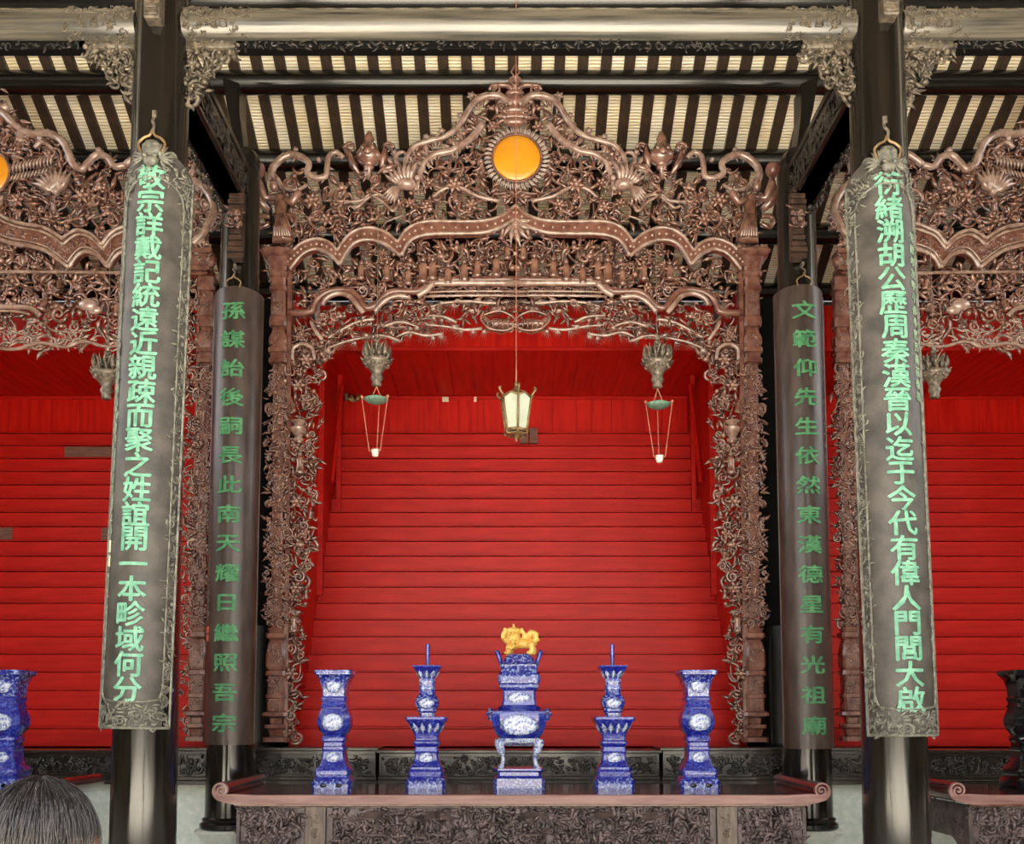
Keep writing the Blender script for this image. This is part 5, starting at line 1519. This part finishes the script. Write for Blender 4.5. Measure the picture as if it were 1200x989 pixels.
# ------------------------------------------------------------------ visitor seen from behind
PYp = 1.95
hp = at(50, 920, PYp)
hx, hz = hp.x, hp.z
pt = thing('person', 'person with dark hair seen from behind at the lower left, facing the altars', 'person', (hx, PYp, 0))
H0 = hz-.115                                        # head centre
G = -.0
body = MB()
sh = H0-.27; hip = sh-.5; 
body.tube([(0, .02, H0+.03), (0, .02, H0-.08), (0, .01, H0-.15), (0, 0, sh+.03)], [.07, .062, .052, .07], 14)
body.ball((0, .01, H0), .09, .85, 1.0, 1.22)
for s in (-1, 1):
    body.ball((s*.078, .0, H0-.01), .026, .5, .8, 1.2); body.ball((s*.03, .082, H0+.012), .013)
body.ball((0, .098, H0-.015), .017, .8, 1.1, 1.4); body.ball((0, .088, H0-.048), .018, 1.5, .5, .45)
skin = fuse(body, .011, 'head_and_neck', M['skin'], pt, 4)
body = MB()
body.tube([(0, 0, hip-.02), (0, 0, hip+.12), (0, -.01, sh-.25), (0, -.01, sh-.08), (0, 0, sh+.03)], [.155, .14, .15, .15, .07], 18, .72)
body.tube([(-.17, 0, sh-.01), (0, 0, sh+.01), (.17, 0, sh-.01)], [.06, .07, .06], 12)
for s in (-1, 1): body.tube([(s*.17, 0, sh-.01), (s*.2, -.01, sh-.15), (s*.215, -.01, sh-.28), (s*.22, .02, sh-.4), (s*.215, .06, sh-.5)], [.058, .05, .042, .038, .034], 12)
fuse(body, .016, 'shirt', M['shirt'], pt, 4)
body = MB()
body.tube([(0, 0, hip+.06), (0, 0, hip-.08)], [.15, .15], 16, .75)
for s in (-1, 1): body.tube([(s*.08, 0, hip-.03), (s*.09, .0, hip-.25), (s*.095, .005, (hip)/2+.02), (s*.098, -.01, .25), (s*.1, -.01, .07)], [.088, .078, .058, .052, .045], 14)
fuse(body, .016, 'trousers', M['trousers'], pt, 4)
for s in (-1, 1):
    m = MB(); m.ball((s*.1, .045, .035), .05, .95, 2.5, .68); m.ball((s*.1, -.01, .06), .05, .9, 1.1, .9); m.build('shoe', M['shoe'], pt, 'full')
    m = MB(); hy, hzz = .075, sh-.53
    m.ball((s*.213, hy, hzz-.03), .042, .5, .9, 1.1)
    for k, (dy, ln) in enumerate(((-.03, .055), (-.01, .068), (.01, .064), (.03, .05))):
        m.tube([(s*.212, hy+dy, hzz-.06), (s*.208, hy+dy+.004, hzz-.06-ln*.55), (s*.2, hy+dy+.012, hzz-.06-ln)], [.0095, .009, .007], 7)
    m.tube([(s*.205, hy+.03, hzz-.01), (s*.2, hy+.052, hzz-.035), (s*.197, hy+.055, hzz-.062)], [.011, .0105, .008], 7)
    fuse(m, .004, 'hand', M['skin'], pt, 2)
# hair: a cap with locks
hm = MB(); n1, n2 = 26, 16; vs = []; f = []
rnd = random.Random(8)
for i in range(n2+1):
    th = R(2)+R(128)*i/n2
    for j in range(n1):
        ph = 2*PI*j/n1
        front = max(0, math.sin(ph))
        t_ = th*(1-.42*front)
        r = .118+.004*math.sin(7*ph+3*i)+.003*rnd.uniform(-1, 1)
        vs.append((r*.93*math.sin(t_)*math.cos(ph), -.005+r*1.02*math.sin(t_)*math.sin(ph), H0+.005+r*1.02*math.cos(t_)))
for i in range(n2):
    for j in range(n1): f.append((i*n1+j, i*n1+(j+1) % n1, (i+1)*n1+(j+1) % n1, (i+1)*n1+j))
f.append(tuple(range(n1)))
hm.add(vs, f)
hair = hm.build('hair', M['hair'], pt, 'full')
lk = MB()
for k in range(520):
    ph = rnd.uniform(PI*.95, PI*2.05); pts = []; rr = []
    w = rnd.uniform(-.35, .35); r0 = rnd.uniform(.118, .127); st = rnd.uniform(0, .5)
    n = 8
    for i in range(n):
        t_ = R(4)+R(124)*(st+(1-st)*i/(n-1))
        p2 = ph+w*(i/(n-1))**2
        pts.append((r0*.94*math.sin(t_)*math.cos(p2), -.005+r0*1.03*math.sin(t_)*math.sin(p2), H0+.005+r0*1.03*math.cos(t_)))
        rr.append(.0016*(1-.6*i/(n-1)))
    lk.tube(pts, rr, 3)
lk.build('hair_strands', M['hair'], hair, 'full', kind='stuff')
lk = MB()
for k in range(60):
    ph = R(rnd.uniform(-30, 0)); pts = []; e0 = rnd.uniform(84, 104)
    for i in range(6):
        t_ = R(e0+(128-e0)*i/5); r0 = .122+.012*rnd.uniform(0, 1)*i/5
        pts.append((r0*.96*math.sin(t_)*math.cos(ph), r0*math.sin(t_)*math.sin(ph), H0+.005+r0*math.cos(t_)))
    lk.tube(pts, .002, 3)
lk.build('brown_lock', M['hair_tip'], hair, 'full', label='light brown lock above the ear')
